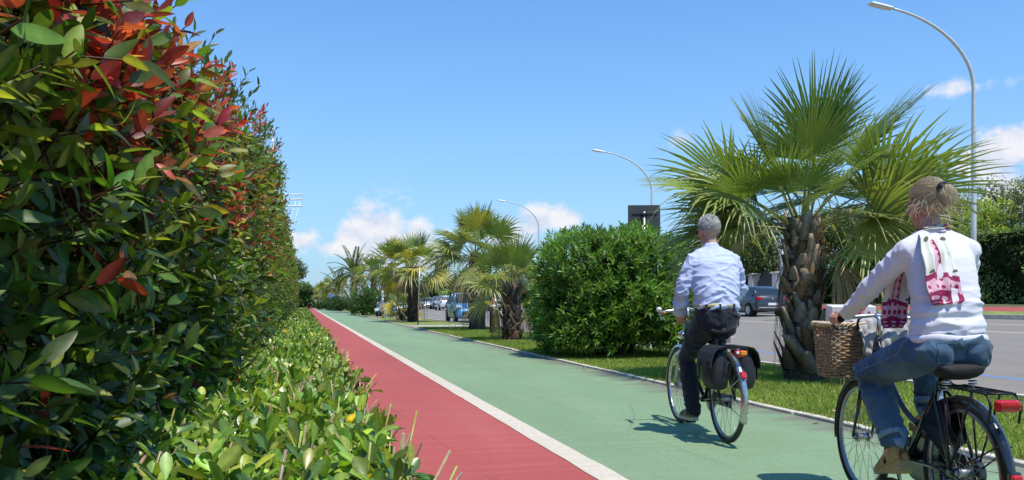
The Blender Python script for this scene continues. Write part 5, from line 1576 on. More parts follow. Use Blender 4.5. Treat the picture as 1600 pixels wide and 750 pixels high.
def knee_of(hip, ank, l1, l2, pole):
    hip, ank = Vector(hip), Vector(ank); d = ank - hip; L = min(d.length, l1 + l2 - .002); t = d.normalized()
    a = (l1 * l1 - l2 * l2 + L * L) / (2 * L); h = math.sqrt(max(0, l1 * l1 - a * a))
    p = Vector(pole); p = (p - t * p.dot(t)).normalized()
    return hip + t * a + p * h

def head_shape(mb, M, k=1.0, female=False):
    """Skull, jaw, brow, nose, lips and ears; M maps head space (x right, y forward, z up, origin between the ears at eye height)."""
    def P(x, y, z): return M @ Vector((x * k, y * k, z * k))
    def bl(c, r):
        t = MB(); t.ball((0, 0, 0), (1, 1, 1), 20, 14)
        mb.add([P(c[0] + v[0] * r[0], c[1] + v[1] * r[1], c[2] + v[2] * r[2]) for v in t.v], t.f)
    bl((0, -.012, .035), (.076, .098, .094)); bl((0, .022, .01), (.068, .074, .085)); bl((0, .03, -.045), (.055, .058, .06))
    bl((0, .062, -.088), (.026, .024, .02)); bl((0, .045, -.075), (.042, .035, .03))
    for s in (-1, 1):
        bl((s * .036, .064, -.022), (.024, .022, .024)); bl((s * .03, .085, .024), (.024, .012, .009))
        bl((s * .0775, -.005, -.012), (.010, .021, .031)); bl((s * .082, -.012, -.004), (.007, .016, .02)); bl((s * .074, .004, -.035), (.008, .01, .012))
    for u in np.linspace(0, 1, 5):
        u = float(u); bl((0, .088 + .022 * u, .012 - .045 * u), (.009 + .004 * u, .012, .014))
    for s in (-1, 1): bl((s * .012, .098, -.034), (.008, .010, .008))
    bl((0, .088, -.058), (.022, .010, .0065)); bl((0, .086, -.069), (.018, .010, .007))

def grip_hand(mb, wrist, bar, ax, back, sc=1.0, thumb_in=1):
    """A hand closed on a bar: knuckles on top, four fingers over the front and under, thumb round from the inner side."""
    w = Vector(wrist); c = Vector(bar); g = Vector(ax).normalized(); b = Vector(back); b = (b - g * b.dot(g)).normalized(); u = g.cross(b)
    if u.z < 0: u = -u
    kn = []
    for i, (off, ln) in enumerate(((.034, .92), (.012, 1.0), (-.010, .95), (-.031, .8))):
        cc = c + g * off * sc * thumb_in
        pts = [cc + b * .034 * sc + u * .022 * sc]
        kn.append(pts[0])
        for a in (70, 25, -25, -75, -120):
            rr = (.0265 + .004 * (ln - .9)) * sc
            pts.append(cc + u * (rr * math.sin(R(a))) - b * (rr * math.cos(R(a))))
        pts = pts[:5 if ln < .85 else 6]
        mb.loft(pts, [.0098 * sc, .0094 * sc, .009 * sc, .0086 * sc, .008 * sc, .0074 * sc][:len(pts)], n=9)
    m = (kn[1] + kn[2]) / 2
    mb.loft([w, w.lerp(m, .45) + u * .004, m + u * .002], [(.026 * sc, .018 * sc), (.036 * sc, .019 * sc), (.041 * sc, .013 * sc)], side=g, n=14)
    t0 = w.lerp(kn[0], .35) + g * .02 * thumb_in * sc - u * .012
    mb.loft([t0, c + g * .047 * thumb_in * sc + b * .022 * sc - u * .004, c + g * .05 * thumb_in * sc - u * .024 * sc, c + g * .036 * thumb_in * sc - u * .029 * sc - b * .014 * sc], [.013 * sc, .0125 * sc, .0105 * sc, .009 * sc], n=9)

def flat_hand(mb, wrist, d, side, nrm_, curl=.5, sc=1.0):
    """A relaxed hand resting on a surface: slightly bent unequal fingers, thumb off the side of the palm."""
    w = Vector(wrist); d = Vector(d).normalized(); s = Vector(side); s = (s - d * s.dot(d)).normalized(); n = Vector(nrm_); n = (n - d * n.dot(d) - s * n.dot(s)).normalized()
    pe = w + d * .085 * sc
    mb.loft([w, w + d * .04 * sc, pe], [(.024 * sc, .017 * sc), (.036 * sc, .016 * sc), (.038 * sc, .012 * sc)], side=s, n=14)
    for off, ln in ((-.030, .064), (-.010, .076), (.010, .072), (.029, .056)):
        p = pe + s * off * sc; q = d.copy(); pts = [p - d * .012]
        for k in range(4):
            pts.append(p.copy()); p = p + q * ln * sc / 3; q = (q - n * curl * .42).normalized()
        mb.loft(pts, [.0095 * sc, .0092 * sc, .0085 * sc, .0078 * sc, .007 * sc], n=9)
    t = w + d * .025 * sc - s * .03 * sc
    mb.loft([t, t + (d * .6 - s * .8).normalized() * .03 * sc, t + (d * .6 - s * .8).normalized() * .03 * sc + (d * .9 - s * .3 - n * .2).normalized() * .035 * sc], [.013 * sc, .0115 * sc, .0085 * sc], n=9)

def strands(lv, paths, r, col):
    for p in paths:
        p = np.asarray(p); k = len(p)
        t = nrm(np.gradient(p, axis=0)); u = nrm(np.cross(t, np.array([.31, .2, .93]))); w = np.cross(t, u)
        rr = (r * np.linspace(1, .35, k))[:, None]
        V = np.stack([p + u * rr, p - u * rr * .5 + w * rr * .87, p - u * rr * .5 - w * rr * .87], 1).reshape(-1, 3)
        F = [(i * 3 + j, i * 3 + (j + 1) % 3, i * 3 + 3 + (j + 1) % 3, i * 3 + 3 + j) for i in range(k - 1) for j in range(3)]
        lv.raw(V, F, np.clip(np.array(col) * (1 + .13 * rng.normal()), .01, .9))

M_skin = leaf_mat('skin', .55, .0, .35, nscale=90, nvar=.06)
M_hair = leaf_mat('hair', .40, .32, .5, tint=(1.0, 1, .95), nscale=200, nvar=.15)
M_eye = mat('eye', (.6, .58, .55), .15, var=.02); M_pupil = mat('pupil', (.02, .015, .012), .1, var=.02)
def skin_col(base, red=(.36, .12, .085)):
    def f(co):
        nz = np.array([mnoise.noise((a * 30, b * 30, c * 30)) for a, b, c in co])
        n2 = np.array([mnoise.noise((a * 9, b * 9, c * 9 + 4)) for a, b, c in co])
        t = np.clip(.22 + .35 * n2 + .2 * nz, 0, .6)[:, None]
        return np.array(base)[None] * (1 - t) + np.array(red)[None] * t
    return f

def cloth_mat(name, col, weave=900, rough=.85, var=.05, sheen=.2, bump=.25, attr=False):
    m = mat(name, col, rough, 0, var=var, scale=14, bump=bump, bscale=weave, spec=.25, sheen=sheen)
    return m

def eyes(root, M, k):
    for s in (-1, 1):
        mb = MB(); mb.ball(M @ Vector((s * .031 * k, .083 * k, .008 * k)), .0115 * k, 12, 8); e = mb.build('eye', M_eye, root)
        mb = MB(); mb.ball(M @ Vector((s * .031 * k, .0925 * k, .008 * k)), .005 * k, 8, 6); mb.build('pupil', M_pupil, e)

def legs(mb, hips, knees, ankles, rt, rk, ra):
    for h, k, a in zip(hips, knees, ankles):
        h, k, a = Vector(h), Vector(k), Vector(a)
        mb.loft([h, h.lerp(k, .35), h.lerp(k, .8), k, k.lerp(a, .3), k.lerp(a, .7), a], [rt, rt * .95, (rt * .35 + rk * .65), rk, rk * .98, (rk + ra) / 2, ra], n=18)

def shoe(root, name, heel, toe, m_up, m_sole, w=.046, up=Vector((0, 0, 1)), parts=True):
    heel, toe = Vector(heel), Vector(toe); d = (toe - heel).normalized(); s = d.cross(up).normalized(); n = s.cross(d)
    L = (toe - heel).length
    mb = MB(); rings = []
    for (u, ww, h) in ((-.02, .5, .03), (.04, .78, .075), (.2, .86, .088), (.38, .88, .075), (.6, 1.0, .056), (.82, .92, .042), (.95, .62, .03), (1.0, .3, .018)):
        c = heel + d * (u * L)
        ring = []
        for k in range(14):
            a = 2 * PI * k / 14; ring.append(c + s * (w * ww * math.cos(a)) + n * (.012 + max(-.2, math.sin(a)) * h))
        rings.append(ring)
    mb.rings(rings); sh = mb.build(name, m_up, root)
    mb = MB(); rings = []
    for (u, ww) in ((-.035, .55), (.03, .85), (.3, .84), (.62, 1.05), (.88, .86), (1.02, .34)):
        c = heel + d * (u * L); rings.append([c - s * w * ww - n * .014, c + s * w * ww - n * .014, c + s * w * ww + n * .012, c - s * w * ww + n * .012])
    mb.rings(rings, True, False); mb.build('sole', m_sole, sh)
    return sh

# ---------------------------------------------------------------- the man
def man():
    loc = (3.195, 5.72); hd = R(7)
    bike = bicycle(loc, hd, 'dark city bicycle with silver mudguards ridden by the man in the blue shirt', 'man')
    pannier(bike, -1, 'dark navy pannier on the left side of the silver mudguard rear wheel')
    pannier(bike, 1, 'dark navy pannier on the right side of the silver mudguard rear wheel')
    root = empty('person', (*loc, 0), -hd, 'grey haired person in pale blue shirt and navy trousers riding ahead', 'person')
    hips = ((-.095, .215, .955), (.095, .215, .955)); ank = ((-.125, .405, .215), (.125, .385, .575))
    kn = [knee_of(hips[0], ank[0], .455, .42, (-.12, 1, .1)), knee_of(hips[1], ank[1], .455, .42, (.12, 1, .4))]
    sh = ((-.168, .285, 1.425), (.168, .285, 1.425))
    el = (Vector((-.255, .29, 1.19)), Vector((.26, .36, 1.19)))
    wr = (Vector((-.225, .44, 1.0)), Vector((.245, .645, 1.045)))
    HM = Matrix.Translation((-.004, .372, 1.682)) @ Matrix.Rotation(R(12), 4, 'Z') @ Matrix.Rotation(R(-4), 4, 'X')
    def torso(mb, k):
        mb.loft([(0, .205, .98), (0, .20, 1.06), (0, .205, 1.16), (0, .235, 1.28), (0, .265, 1.38), (0, .295, 1.455), (0, .315, 1.50)],
                [(.158 * k, .125 * k), (.172 * k, .130 * k), (.182 * k, .134 * k), (.194 * k, .130 * k), (.198 * k, .118 * k), (.165 * k, .088 * k), (.08 * k, .066 * k)], n=26, p=2.3)
        for s in (-1, 1): mb.loft([(s * .05, .31, 1.49), (s * .11, .295, 1.465), (s * .175, .285, 1.43)], [.06 * k, .058 * k, .060 * k], n=14)
    def arms(mb, k, cut=1.0):
        for s, e, w in zip(sh, el, wr):
            s = Vector(s); ee = e.lerp(w, cut)
            mb.loft([s + (s - e) * -.02 + Vector((-s.x * .25, 0, 0)), s, s.lerp(e, .3), s.lerp(e, .7), e, e.lerp(w, .4 * cut), ee], [.062 * k, .070 * k, .068 * k, .062 * k, .058 * k, .053 * k, .048 * k], n=16)
    b = MB(); torso(b, .84); arms(b, .66)
    legs(b, hips, kn, ank, .075, .05, .035)
    b.loft([(0, .30, 1.46), (0, .33, 1.55), (0, .36, 1.64)], [.07, .055, .053], n=16)
    head_shape(b, HM, 1.0)
    flat_hand(b, wr[0] + Vector((.0, .01, -.005)), (.35, .75, -.45), (-.85, .3, 0), (-.1, .3, .9), .5)
    grip_hand(b, wr[1], (.262, .775, 1.0), (.1, 1, 0), (-.9, .1, .1), 1.0, 1)
    for a in ank: b.loft([Vector(a), Vector(a) + Vector((0, .03, -.055)), Vector(a) + Vector((0, .12, -.075))], [.036, .036, .025], n=12)
    body = fuse('body', b, .0048, M_skin, root, 3, post=skin_col((.52, .30, .20)))
    eyes(body, HM, 1.0)
    # shirt
    t = MB(); torso(t, 1.0); arms(t, 1.0, .86)
    t.loft([(0, .30, 1.475), (0, .325, 1.535)], [(.078, .07), (.064, .062)], n=18)
    M_shirt = cloth_mat('pale blue shirt cotton', (.50, .55, .78), 500, var=.04)
    def wr_(co, no):
        x, y, z = co[:, 0], co[:, 1], co[:, 2]
        low = np.clip((1.40 - z) / .3, 0, 1); arm = np.clip((np.abs(x) - .17) / .05, 0, 1)
        f = .010 * low * ridged(co + np.c_[0 * x, 0 * x, .5 * np.abs(x)], (5, 5, 17), 3.1) + .0045 * ridged(co, (9, 9, 22), 7.7) + .006 * arm * ridged(co, (10, 10, 20), 1.3)
        f += .010 * np.clip((1.12 - z) / .06, 0, 1) * np.clip((z - 1.03) / .02, 0, 1)
        f += .007 * np.exp(-((z - 1.10 - .35 * np.abs(x)) / .03) ** 2) * (y < .2)
        return f
    s_ = fuse('shirt', t, .007, M_shirt, root, 10, wr_)
    for i in (0, 1):
        w = wr[i]; e = el[i]; d = (w - e).normalized(); c = e.lerp(w, .84)
        mb = MB(); mb.tube([c - d * .035, c - d * .03, c + d * .03, c + d * .036], [.050, .056, .060, .054], 18); mb.build('cuff', M_shirt, s_)
    mb = MB(); pts = []
    for k in range(20):
        a = 2 * PI * k / 20; pts.append((.062 * math.cos(a), .33 + .060 * math.sin(a), 1.545 - .012 * math.sin(a)))
    mb.tube(pts, .013, 8, loop=True, side=(0, 0, 1), flat=.45); mb.tube([(p[0] * 1.04, p[1], p[2] - .015) for p in pts], .013, 8, loop=True, side=(0, 0, 1), flat=.4); mb.build('collar', M_shirt, s_)
    # trousers
    t = MB()
    t.loft([(0, .205, 1.045), (0, .205, .99), (0, .205, .93)], [(.172, .138), (.180, .150), (.172, .142)], n=24, p=2.3)
    legs(t, hips, kn, [Vector(a) + Vector((0, -.0, -.02)) for a in ank], .098, .070, .060)
    M_tr = cloth_mat('navy trousers', (.016, .018, .027), 600, var=.15)
    def wt(co, no):
        return .006 * ridged(co, (7, 7, 15), 5.2) + .004 * ridged(co, (14, 14, 9), 2.2)
    tr = fuse('trousers', t, .008, M_tr, root, 4, wt)
    mb = MB(); pts = [(.176 * math.copysign(abs(math.cos(a)) ** .85, math.cos(a)), .204 + .142 * math.copysign(abs(math.sin(a)) ** .85, math.sin(a)), 1.058 - .012 * math.sin(a)) for a in np.linspace(0, 2 * PI, 40, endpoint=False)]
    mb.tube(pts, .015, 8, loop=True, side=(0, 0, 1), flat=.35); bl = mb.build('belt', mat('pale canvas belt', (.55, .48, .26), .7, var=.15, scale=20), root)
    mb = MB()
    mb.tube([(p[0] * 1.012, .204 + (p[1] - .204) * 1.012, p[2]) for p in pts], .004, 6, loop=True, side=(0, 0, 1), flat=.9); mb.build('belt_stripe', M_webbing, bl)
    for (x, y) in ((-.03, .062), (.09, .075), (-.13, .10)):
        mb = MB(); mb.box((x, y - .006, 1.055), (.014, .02, .05)); mb.build('belt_loop', M_tr, tr)
    for s in (-1, 1):                                                     # back pockets
        mb = MB(); mb.tube([(s * .04, .072, .985), (s * .125, .10, .985)], .003, 5); mb.build('pocket_seam', M_webbing, tr)
    up = mat('olive brown shoe', (.10, .075, .045), .7, var=.5, scale=18, col2=(.30, .24, .13)); so = mat('pale shoe sole', (.52, .48, .38), .8, var=.1)
    shoe(root, 'shoe', (-.128, .365, .135), (-.138, .625, .130), up, so, .050); shoe(root, 'shoe', (.128, .345, .495), (.138, .60, .485), up, so, .050)
    # hair: short, grey, thinner on the crown
    lv = Leaves(); k = 3600
    d = rdir(k); d = d[(d[:, 2] > -.62) & (d[:, 1] < .55 - .25 * np.abs(d[:, 2] - .4)) & ~((np.abs(d[:, 0]) > .78) & (d[:, 2] < -.02) & (d[:, 1] > -.12))]
    k = len(d); c0 = np.array([0, -.012, .035]); rad = np.array([.079, .101, .097])
    P = c0 + d * rad
    low = np.clip(-d[:, 2], 0, 1)
    P[:, 1] += .03 * low * (d[:, 1] < 0); P[:, :2] *= (1 - .12 * low)[:, None]
    flow = np.c_[.35 * d[:, 0], -.5 + 0 * d[:, 0], -.55 + .1 * d[:, 2]] + .28 * rng.normal(size=(k, 3)); A = nrm(flow - d * (flow * d).sum(1, keepdims=True) * .98 + .05 * d)
    col = np.clip(vary((.88, .86, .83), k, .12, .02), .05, .92); dk = rng.random(k) < .2; col[dk] = vary((.36, .345, .335), int(dk.sum()), .3, .03)
    R3 = np.array(HM.to_3x3()); T3 = np.array(HM.translation)
    sticks(lv, P @ R3.T + T3, A @ R3.T, .022 + .016 * rng.random(k), .0017, .0005, col, 3)
    hr = lv.build('hair', M_hair, root)
    cap = MB(); cap.ball((0, 0, 0), 1, 28, 20); cv = np.array(cap.v); keep = lambda f: all((cv[i][2] > -.55 and cv[i][1] < .5 - .25 * abs(cv[i][2] - .4) and not (abs(cv[i][0]) > .74 and cv[i][2] < .05 and cv[i][1] > -.15)) for i in f)
    g = MB(); g.col = (.82, .79, .76); g.add([HM @ Vector((v[0] * .0785 * (1 - .1 * max(0, -v[2])), -.012 + v[1] * .1005 + (.03 * max(0, -v[2]) if v[1] < 0 else 0), .035 + v[2] * .0965)) for v in cap.v], [f for f in cap.f if len(f) == 4 and keep(f)]); g.build('hair_base', M_hair, hr)
    # glasses
    mb = MB()
    for s in (-1, 1):
        mb.tube([HM @ Vector((s * .066, .092, .012)), HM @ Vector((s * .079, .04, .012)), HM @ Vector((s * .083, -.01, .01)), HM @ Vector((s * .081, -.022, -.006))], .0024, 6)
        mb.torus(HM @ Vector((s * .033, .104, .004)), .024, .0022, HM.to_3x3() @ Vector((0, 1, 0)), 20, 6)
    mb.tube([HM @ Vector((-.01, .106, .008)), HM @ Vector((.01, .106, .008))], .002, 6)
    gl = mb.build('glasses', M_blackm, root)
    for s in (-1, 1):
        mb = MB(); mb.disc(HM @ Vector((s * .033, .104, .004)), .0235, HM.to_3x3() @ Vector((0, 1, 0)), .002, 18); mb.build('lens', mat('dark lens', (.03, .03, .032), .05, spec=.8), gl)
man()

# ---------------------------------------------------------------- the woman
def woman():
    loc = (2.876, 3.035); hd = R(13)
    bike = bicycle(loc, hd, 'black city bicycle with wicker front basket and red tail light ridden by the woman', 'woman')
    root = empty('person', (*loc, 0), -hd, 'blonde person in white sweater, jeans and patterned scarf riding the nearest bicycle', 'person')
    hips = ((-.092, .135, .865), (.092, .135, .865)); ank = ((-.135, .335, .395), (.125, .52, .535))
    kn = [knee_of(hips[0], ank[0], .43, .39, (-.22, 1, .35)), knee_of(hips[1], ank[1], .43, .39, (.12, 1, .4))]
    sh = ((-.145, .215, 1.335), (.145, .215, 1.335))
    el = (Vector((-.240, .435, 1.145)), Vector((.235, .40, 1.13))); wr = (Vector((-.234, .665, 1.035)), Vector((.234, .66, 1.035)))
    HM = Matrix.Translation((-.004, .305, 1.562)) @ Matrix.Rotation(R(9), 4, 'Z') @ Matrix.Rotation(R(-5), 4, 'X')
    def torso(mb, k):
        mb.loft([(0, .135, .93), (0, .14, 1.0), (0, .145, 1.08), (0, .17, 1.18), (0, .195, 1.27), (0, .22, 1.35), (0, .24, 1.405)],
                [(.160 * k, .120 * k), (.154 * k, .117 * k), (.148 * k, .112 * k), (.152 * k, .113 * k), (.156 * k, .106 * k), (.142 * k, .080 * k), (.07 * k, .058 * k)], n=26, p=2.3)
        for s in (-1, 1): mb.loft([(s * .04, .235, 1.395), (s * .09, .225, 1.372), (s * .148, .215, 1.338)], [.052 * k, .052 * k, .056 * k], n=14)
    def arms(mb, k, cut=1.0):
        for s, e, w in zip(sh, el, wr):
            s = Vector(s)
            mb.loft([Vector((s.x * .7, s.y, s.z + .005)), s, s.lerp(e, .35), s.lerp(e, .75), e, e.lerp(w, .5 * cut), e.lerp(w, cut)], [.055 * k, .062 * k, .056 * k, .050 * k, .047 * k, .040 * k, .034 * k], n=16)
    b = MB(); torso(b, .84); arms(b, .72)
    legs(b, hips, kn, ank, .075, .048, .033)
    b.loft([(0, .235, 1.38), (0, .262, 1.44), (0, .29, 1.52)], [.058, .046, .045], n=16)
    head_shape(b, HM, .94, True)
    grip_hand(b, wr[0] + Vector((0, .012, -.004)), (-.252, .752, 1.004), (-.08, 1, .02), (1, .1, .25), .95, 1)
    grip_hand(b, wr[1] + Vector((0, .012, -.004)), (.252, .752, 1.004), (.08, 1, .02), (-1, .1, .25), .95, 1)
    foot = ((Vector((-.137, .285, .325)), Vector((-.148, .485, .235))), (Vector((.127, .47, .455)), Vector((.137, .68, .43))))
    for a, (h, t_) in zip(ank, foot):
        a = Vector(a); b.loft([a, a.lerp(h, .6) + Vector((0, .012, 0)), h + Vector((0, .01, .01))], [.034, .036, .030], n=12); b.loft([a + Vector((0, .03, -.03)), h.lerp(t_, .55) + Vector((0, 0, .045)), t_ + Vector((0, 0, .02))], [.034, .034, .022], n=12)
    body = fuse('body', b, .0046, M_skin, root, 3, post=skin_col((.58, .31, .20), (.50, .17, .11)))
    eyes(body, HM, .94)
    # sweater
    t = MB(); torso(t, 1.0); arms(t, 1.0, .95)
    M_sw = cloth_mat('white knit sweater', (.70, .68, .755), 350, var=.03, bump=.3, sheen=.3)
    def ws(co, no):
        x, y, z = co[:, 0], co[:, 1], co[:, 2]
        low = np.clip((1.22 - z) / .15, .12, 1); arm = np.clip((np.abs(x) - .165) / .04, 0, 1) + np.clip((y - .32) / .05, 0, 1)
        f = .006 * low * ridged(co, (4, 4, 17), 9.3) + .004 * low * ridged(co, (8, 8, 26), 2.9) + .005 * np.clip(arm, 0, 1) * ridged(co, (11, 15, 15), 4.4)
        f += .008 * np.exp(-((z - 1.055 - .02 * np.sin(14 * x)) / .022) ** 2) * (y < .25) + .008 * np.exp(-((z - .985) / .02) ** 2)
        f -= .006 * np.exp(-((z - 1.022) / .012) ** 2) * (y < .2)
        return f
    sw = fuse('sweater', t, .007, M_sw, root, 9, ws)
    mb = MB(); pts = [(.168 * math.copysign(abs(math.cos(a)) ** .87, math.cos(a)), .136 + .128 * math.copysign(abs(math.sin(a)) ** .87, math.sin(a)), .922 - .006 * math.sin(a) + .004 * math.sin(5 * a)) for a in np.linspace(0, 2 * PI, 44, endpoint=False)]
    mb.tube(pts, .017, 8, loop=True, side=(0, 0, 1), flat=.4); mb.build('hem', M_sw, sw)
    for e, w in zip(el, wr):
        d = (w - e).normalized(); c = e.lerp(w, .95); mb = MB(); mb.tube([c - d * .03, c - d * .025, c + d * .02, c + d * .025], [.034, .038, .037, .032], 16); mb.build('cuff', M_sw, sw)
    # jeans
    M_den = mat('blue denim', (.038, .085, .14), .85, 0, var=.25, scale=5, bump=.35, bscale=420, spec=.2, col2=(.095, .175, .265), sheen=.15)
    M_stitch = mat('denim stitching', (.10, .15, .20), .9)
    M_fade = mat('pale denim cuff', (.20, .31, .42), .85, 0, var=.25, scale=30, bump=.4, bscale=300, spec=.2)
    t = MB()
    t.loft([(0, .135, .925), (0, .13, .90), (0, .13, .885)], [(.160, .122), (.170, .133), (.155, .115)], n=24, p=2.3)
    for s in (-1, 1): t.ball((s * .085, .085, .865), (.088, .085, .085), 16, 12)
    cuffs = [Vector(a).lerp(k_, .10) for a, k_ in zip(ank, kn)]
    legs(t, hips, kn, cuffs, .097, .076, .062)
    def wj(co, no):
        z = co[:, 2]; y = co[:, 1]
        kf = np.exp(-(((co - np.array(kn[0])) ** 2).sum(1)) / .012)
        return .006 * ridged(co, (7, 7, 12), 6.1) + .004 * ridged(co, (15, 15, 15), 1.9) + .012 * kf * ridged(co, (6, 9, 26), 8.8) + .005 * np.clip((.62 - z) / .2, 0, 1) * ridged(co, (6, 6, 24), 3.6)
    jn = fuse('jeans', t, .0065, M_den, root, 4, wj)
    from mathutils.bvhtree import BVHTree
    bv = BVHTree.FromPolygons([v.co for v in jn.data.vertices], [tuple(p.vertices) for p in jn.data.polygons])
    for hp, kp, cp, sg in ((hips[0], kn[0], cuffs[0], -1), (hips[1], kn[1], cuffs[1], 1)):
        pts = []
        ctr = [Vector((sg * .10, .135, .93))] + [Vector(hp).lerp(kp, u) for u in (.15, .35, .55, .75, .95)] + [Vector(kp).lerp(cp, u) for u in (.2, .4, .6, .8, .95)]
        for q in ctr:
            hit = bv.ray_cast(q + Vector((sg * .3, 0, 0)), Vector((-sg, 0, 0)))
            if hit[0] is not None: pts.append(hit[0] + Vector((sg * .0015, 0, 0)))
        fine = []
        for a_, b_ in zip(pts, pts[1:]):
            for u in np.linspace(0, 1, 6)[:-1]:
                hit = bv.find_nearest(a_.lerp(b_, float(u))); fine.append(hit[0] + hit[1] * .0012)
        mb = MB(); mb.tube(fine, .0022, 5, caps=False); mb.build('side_seam', mat('faded seam', (.16, .25, .34), .9, var=.3, scale=80), jn)
    for a, k_, c in zip(ank, kn, cuffs):
        d = (Vector(a) - k_).normalized(); mb = MB()
        mb.tube([c - d * .035, c - d * .033, c + d * .0, c + d * .022, c + d * .02], [.064, .070, .072, .068, .058], 20); mb.build('cuff', M_fade, jn)
    for s in (-1, 1):                                                    # back pockets and side seams
        mb = MB(); nx = 7; V = []; F = []
        for i in range(nx):
            for j in range(nx):
                u, v = i / (nx - 1), j / (nx - 1)
                x = s * (.030 + .085 * u); z = .812 + .095 * v + (-.012 if 0 else 0) + .012 * abs(u - .5) * (1 - v)
                yb = .085 - math.sqrt(max(1e-4, 1 - ((x - s * .085) / .098) ** 2 - ((z - .865) / .098) ** 2)) * .0955
                yb2 = .13 - .141 * math.sqrt(max(1e-3, 1 - (abs(x) / .178) ** 2.3))
                hit = bv.ray_cast(Vector((x, -.4, z)), Vector((0, 1, 0))); V.append((x, (hit[1] * .003 + hit[0]).y if hit[0] is not None else min(yb, yb2), z))
        for i in range(nx - 1):
            for j in range(nx - 1): F.append((i * nx + j, i * nx + j + 1, (i + 1) * nx + j + 1, (i + 1) * nx + j))
        mb.add(V, F); p = mb.build('back_pocket', M_den, jn)
        mb = MB(); idx = [0 * nx + j for j in range(nx)] + [i * nx + nx - 1 for i in range(nx)] + [(nx - 1) * nx + j for j in reversed(range(nx))] + [i * nx for i in reversed(range(nx))]
        mb.tube([Vector(V[i]) + Vector((0, -.001, 0)) for i in idx], .0011, 4, caps=False); mb.build('stitching', M_stitch, p)
    h, k_ = Vector(hips[0]), Vector(kn[0])
    # wedge shoes
    M_straw = mat('straw coloured woven upper', (.55, .36, .12), .8, var=.25, scale=60, bump=.9, bscale=150, aniso=(1, 1, 4))
    M_wedge = mat('rope wedge sole', (.50, .35, .15), .9, var=.2, scale=40, bump=.8, bscale=90, aniso=(1, 1, 6))
    for (hh, tt) in foot:
        up_ = Vector((0, 0, 1)); d = (tt - hh).normalized(); s = d.cross(up_).normalized(); n = s.cross(d)
        mb = MB(); rings = []
        for u, w, zt, zb in ((-.10, .027, .028, -.055), (-.02, .035, .024, -.062), (.2, .034, .014, -.055), (.5, .040, .004, -.035), (.8, .042, 0, -.022), (1.0, .032, 0, -.018), (1.1, .014, 0, -.014)):
            c = hh + d * (u * .215); rings.append([c - s * w * 1.04 + n * zb, c + s * w * 1.04 + n * zb, c + s * w + n * zt, c - s * w + n * zt])
        mb.rings(rings, True, False)
        sh_ = mb.build('wedge_shoe', M_wedge, root)
        mb = MB(); rings = []
        for u, w, hgt in ((-.13, .024, .05), (-.04, .037, .095), (.12, .039, .090), (.3, .040, .060)):
            c = hh + d * (u * .215); ring = []
            for k in range(12):
                a = PI * k / 11; ring.append(c + s * (w * math.cos(a)) + n * (.0 + hgt * math.sin(a) ** .6))
            rings.append(ring)
        rr = [[rings[i][j] for i in range(4)] for j in range(12)]
        V = [p for r_ in rings for p in r_]; F = []
        for i in range(3):
            for j in range(11):
                if i >= 2 or True: F.append((i * 12 + j, i * 12 + j + 1, (i + 1) * 12 + j + 1, (i + 1) * 12 + j))
        F.append(tuple(range(12)))
        mb.add(V, F); mb.build('heel_upper', M_straw, sh_)
        mb = MB(); rings = []
        for u, w, hgt in ((.42, .043, .058), (.6, .045, .05), (.8, .044, .038), (1.0, .034, .026), (1.08, .018, .014)):
            c = hh + d * (u * .215); rings.append([c + s * (w * math.cos(PI * k / 11)) + n * (hgt * math.sin(PI * k / 11) ** .6) for k in range(12)])
        V = [p for r_ in rings for p in r_]; F = [(i * 12 + j, i * 12 + j + 1, (i + 1) * 12 + j + 1, (i + 1) * 12 + j) for i in range(4) for j in range(11)]
        mb.add(V, F); mb.build('toe_upper', M_straw, sh_)
    # hair swept up to a tied knot
    lv = Leaves(); k_ = .94
    c0 = np.array([0, -.010, .035]) * k_; rad = np.array([.082, .106, .103]) * k_
    bun = np.array([.012, -.128, .062]) * k_
    db = nrm(bun - c0)
    R3 = np.array(HM.to_3x3()); T3 = np.array(HM.translation)
    n0 = 0; cols = [(.86, .70, .46), (.91, .78, .55), (.74, .57, .36), (.94, .86, .68), (.62, .46, .28)]
    while n0 < 2700:
        d = nrm(rng.normal(size=3))
        ok = d[2] > -.72 and d[1] < .62 - .35 * abs(d[2] - .35) and not (abs(d[0]) > .8 and -.5 < d[2] < .02 and d[1] > -.05)
        if not ok: continue
        n0 += 1; P = []; lift = 1.03 + .11 * rng.random() ** 1.5; ang = math.acos(float(np.clip((d * db).sum(), -.999, .999)))
        for u in np.linspace(0, 1, 11):
            q = (math.sin((1 - u) * ang) * d + math.sin(u * ang) * db) / max(1e-3, math.sin(ang))
            l = 1.0 + (lift - 1) * math.sin(PI * min(1, u * 1.15)) + .01
            pt = c0 + q * rad * l
            lo = max(0.0, -q[2]); pt[1] += .02 * lo * (q[1] < 0) * (1 - u); pt[:2] *= 1 - .10 * lo
            P.append(pt * (1 - u ** 3) + bun * u ** 3 + rng.normal(size=3) * .0012)
        P = np.array(P) @ R3.T + T3
        strands(lv, [P], .0009, cols[rng.integers(len(cols))])
    for i in range(520):                                                 # the knot and loose ends
        a = rng.random() * 2 * PI; e = rng.normal(size=3) * .35
        v = nrm(np.array([math.cos(a) * .8, -.55, math.sin(a) * .8]) + e); ln = .026 + .024 * rng.random()
        p0 = bun + np.array([0, -.004, 0]); p1 = p0 + v * ln; p2 = p1 + np.array([.3 * v[0] * ln, -.012, -.03 - .02 * rng.random()]); p3 = p0 + .35 * v * ln + np.array([0, -.02, -.05 - .03 * rng.random()])
        P = np.array([((1 - u) ** 3) * p0 + 3 * u * (1 - u) ** 2 * p1 + 3 * u * u * (1 - u) * p2 + u ** 3 * p3 for u in np.linspace(0, 1, 8)])
        strands(lv, [P @ R3.T + T3], .0009, cols[rng.integers(len(cols))])
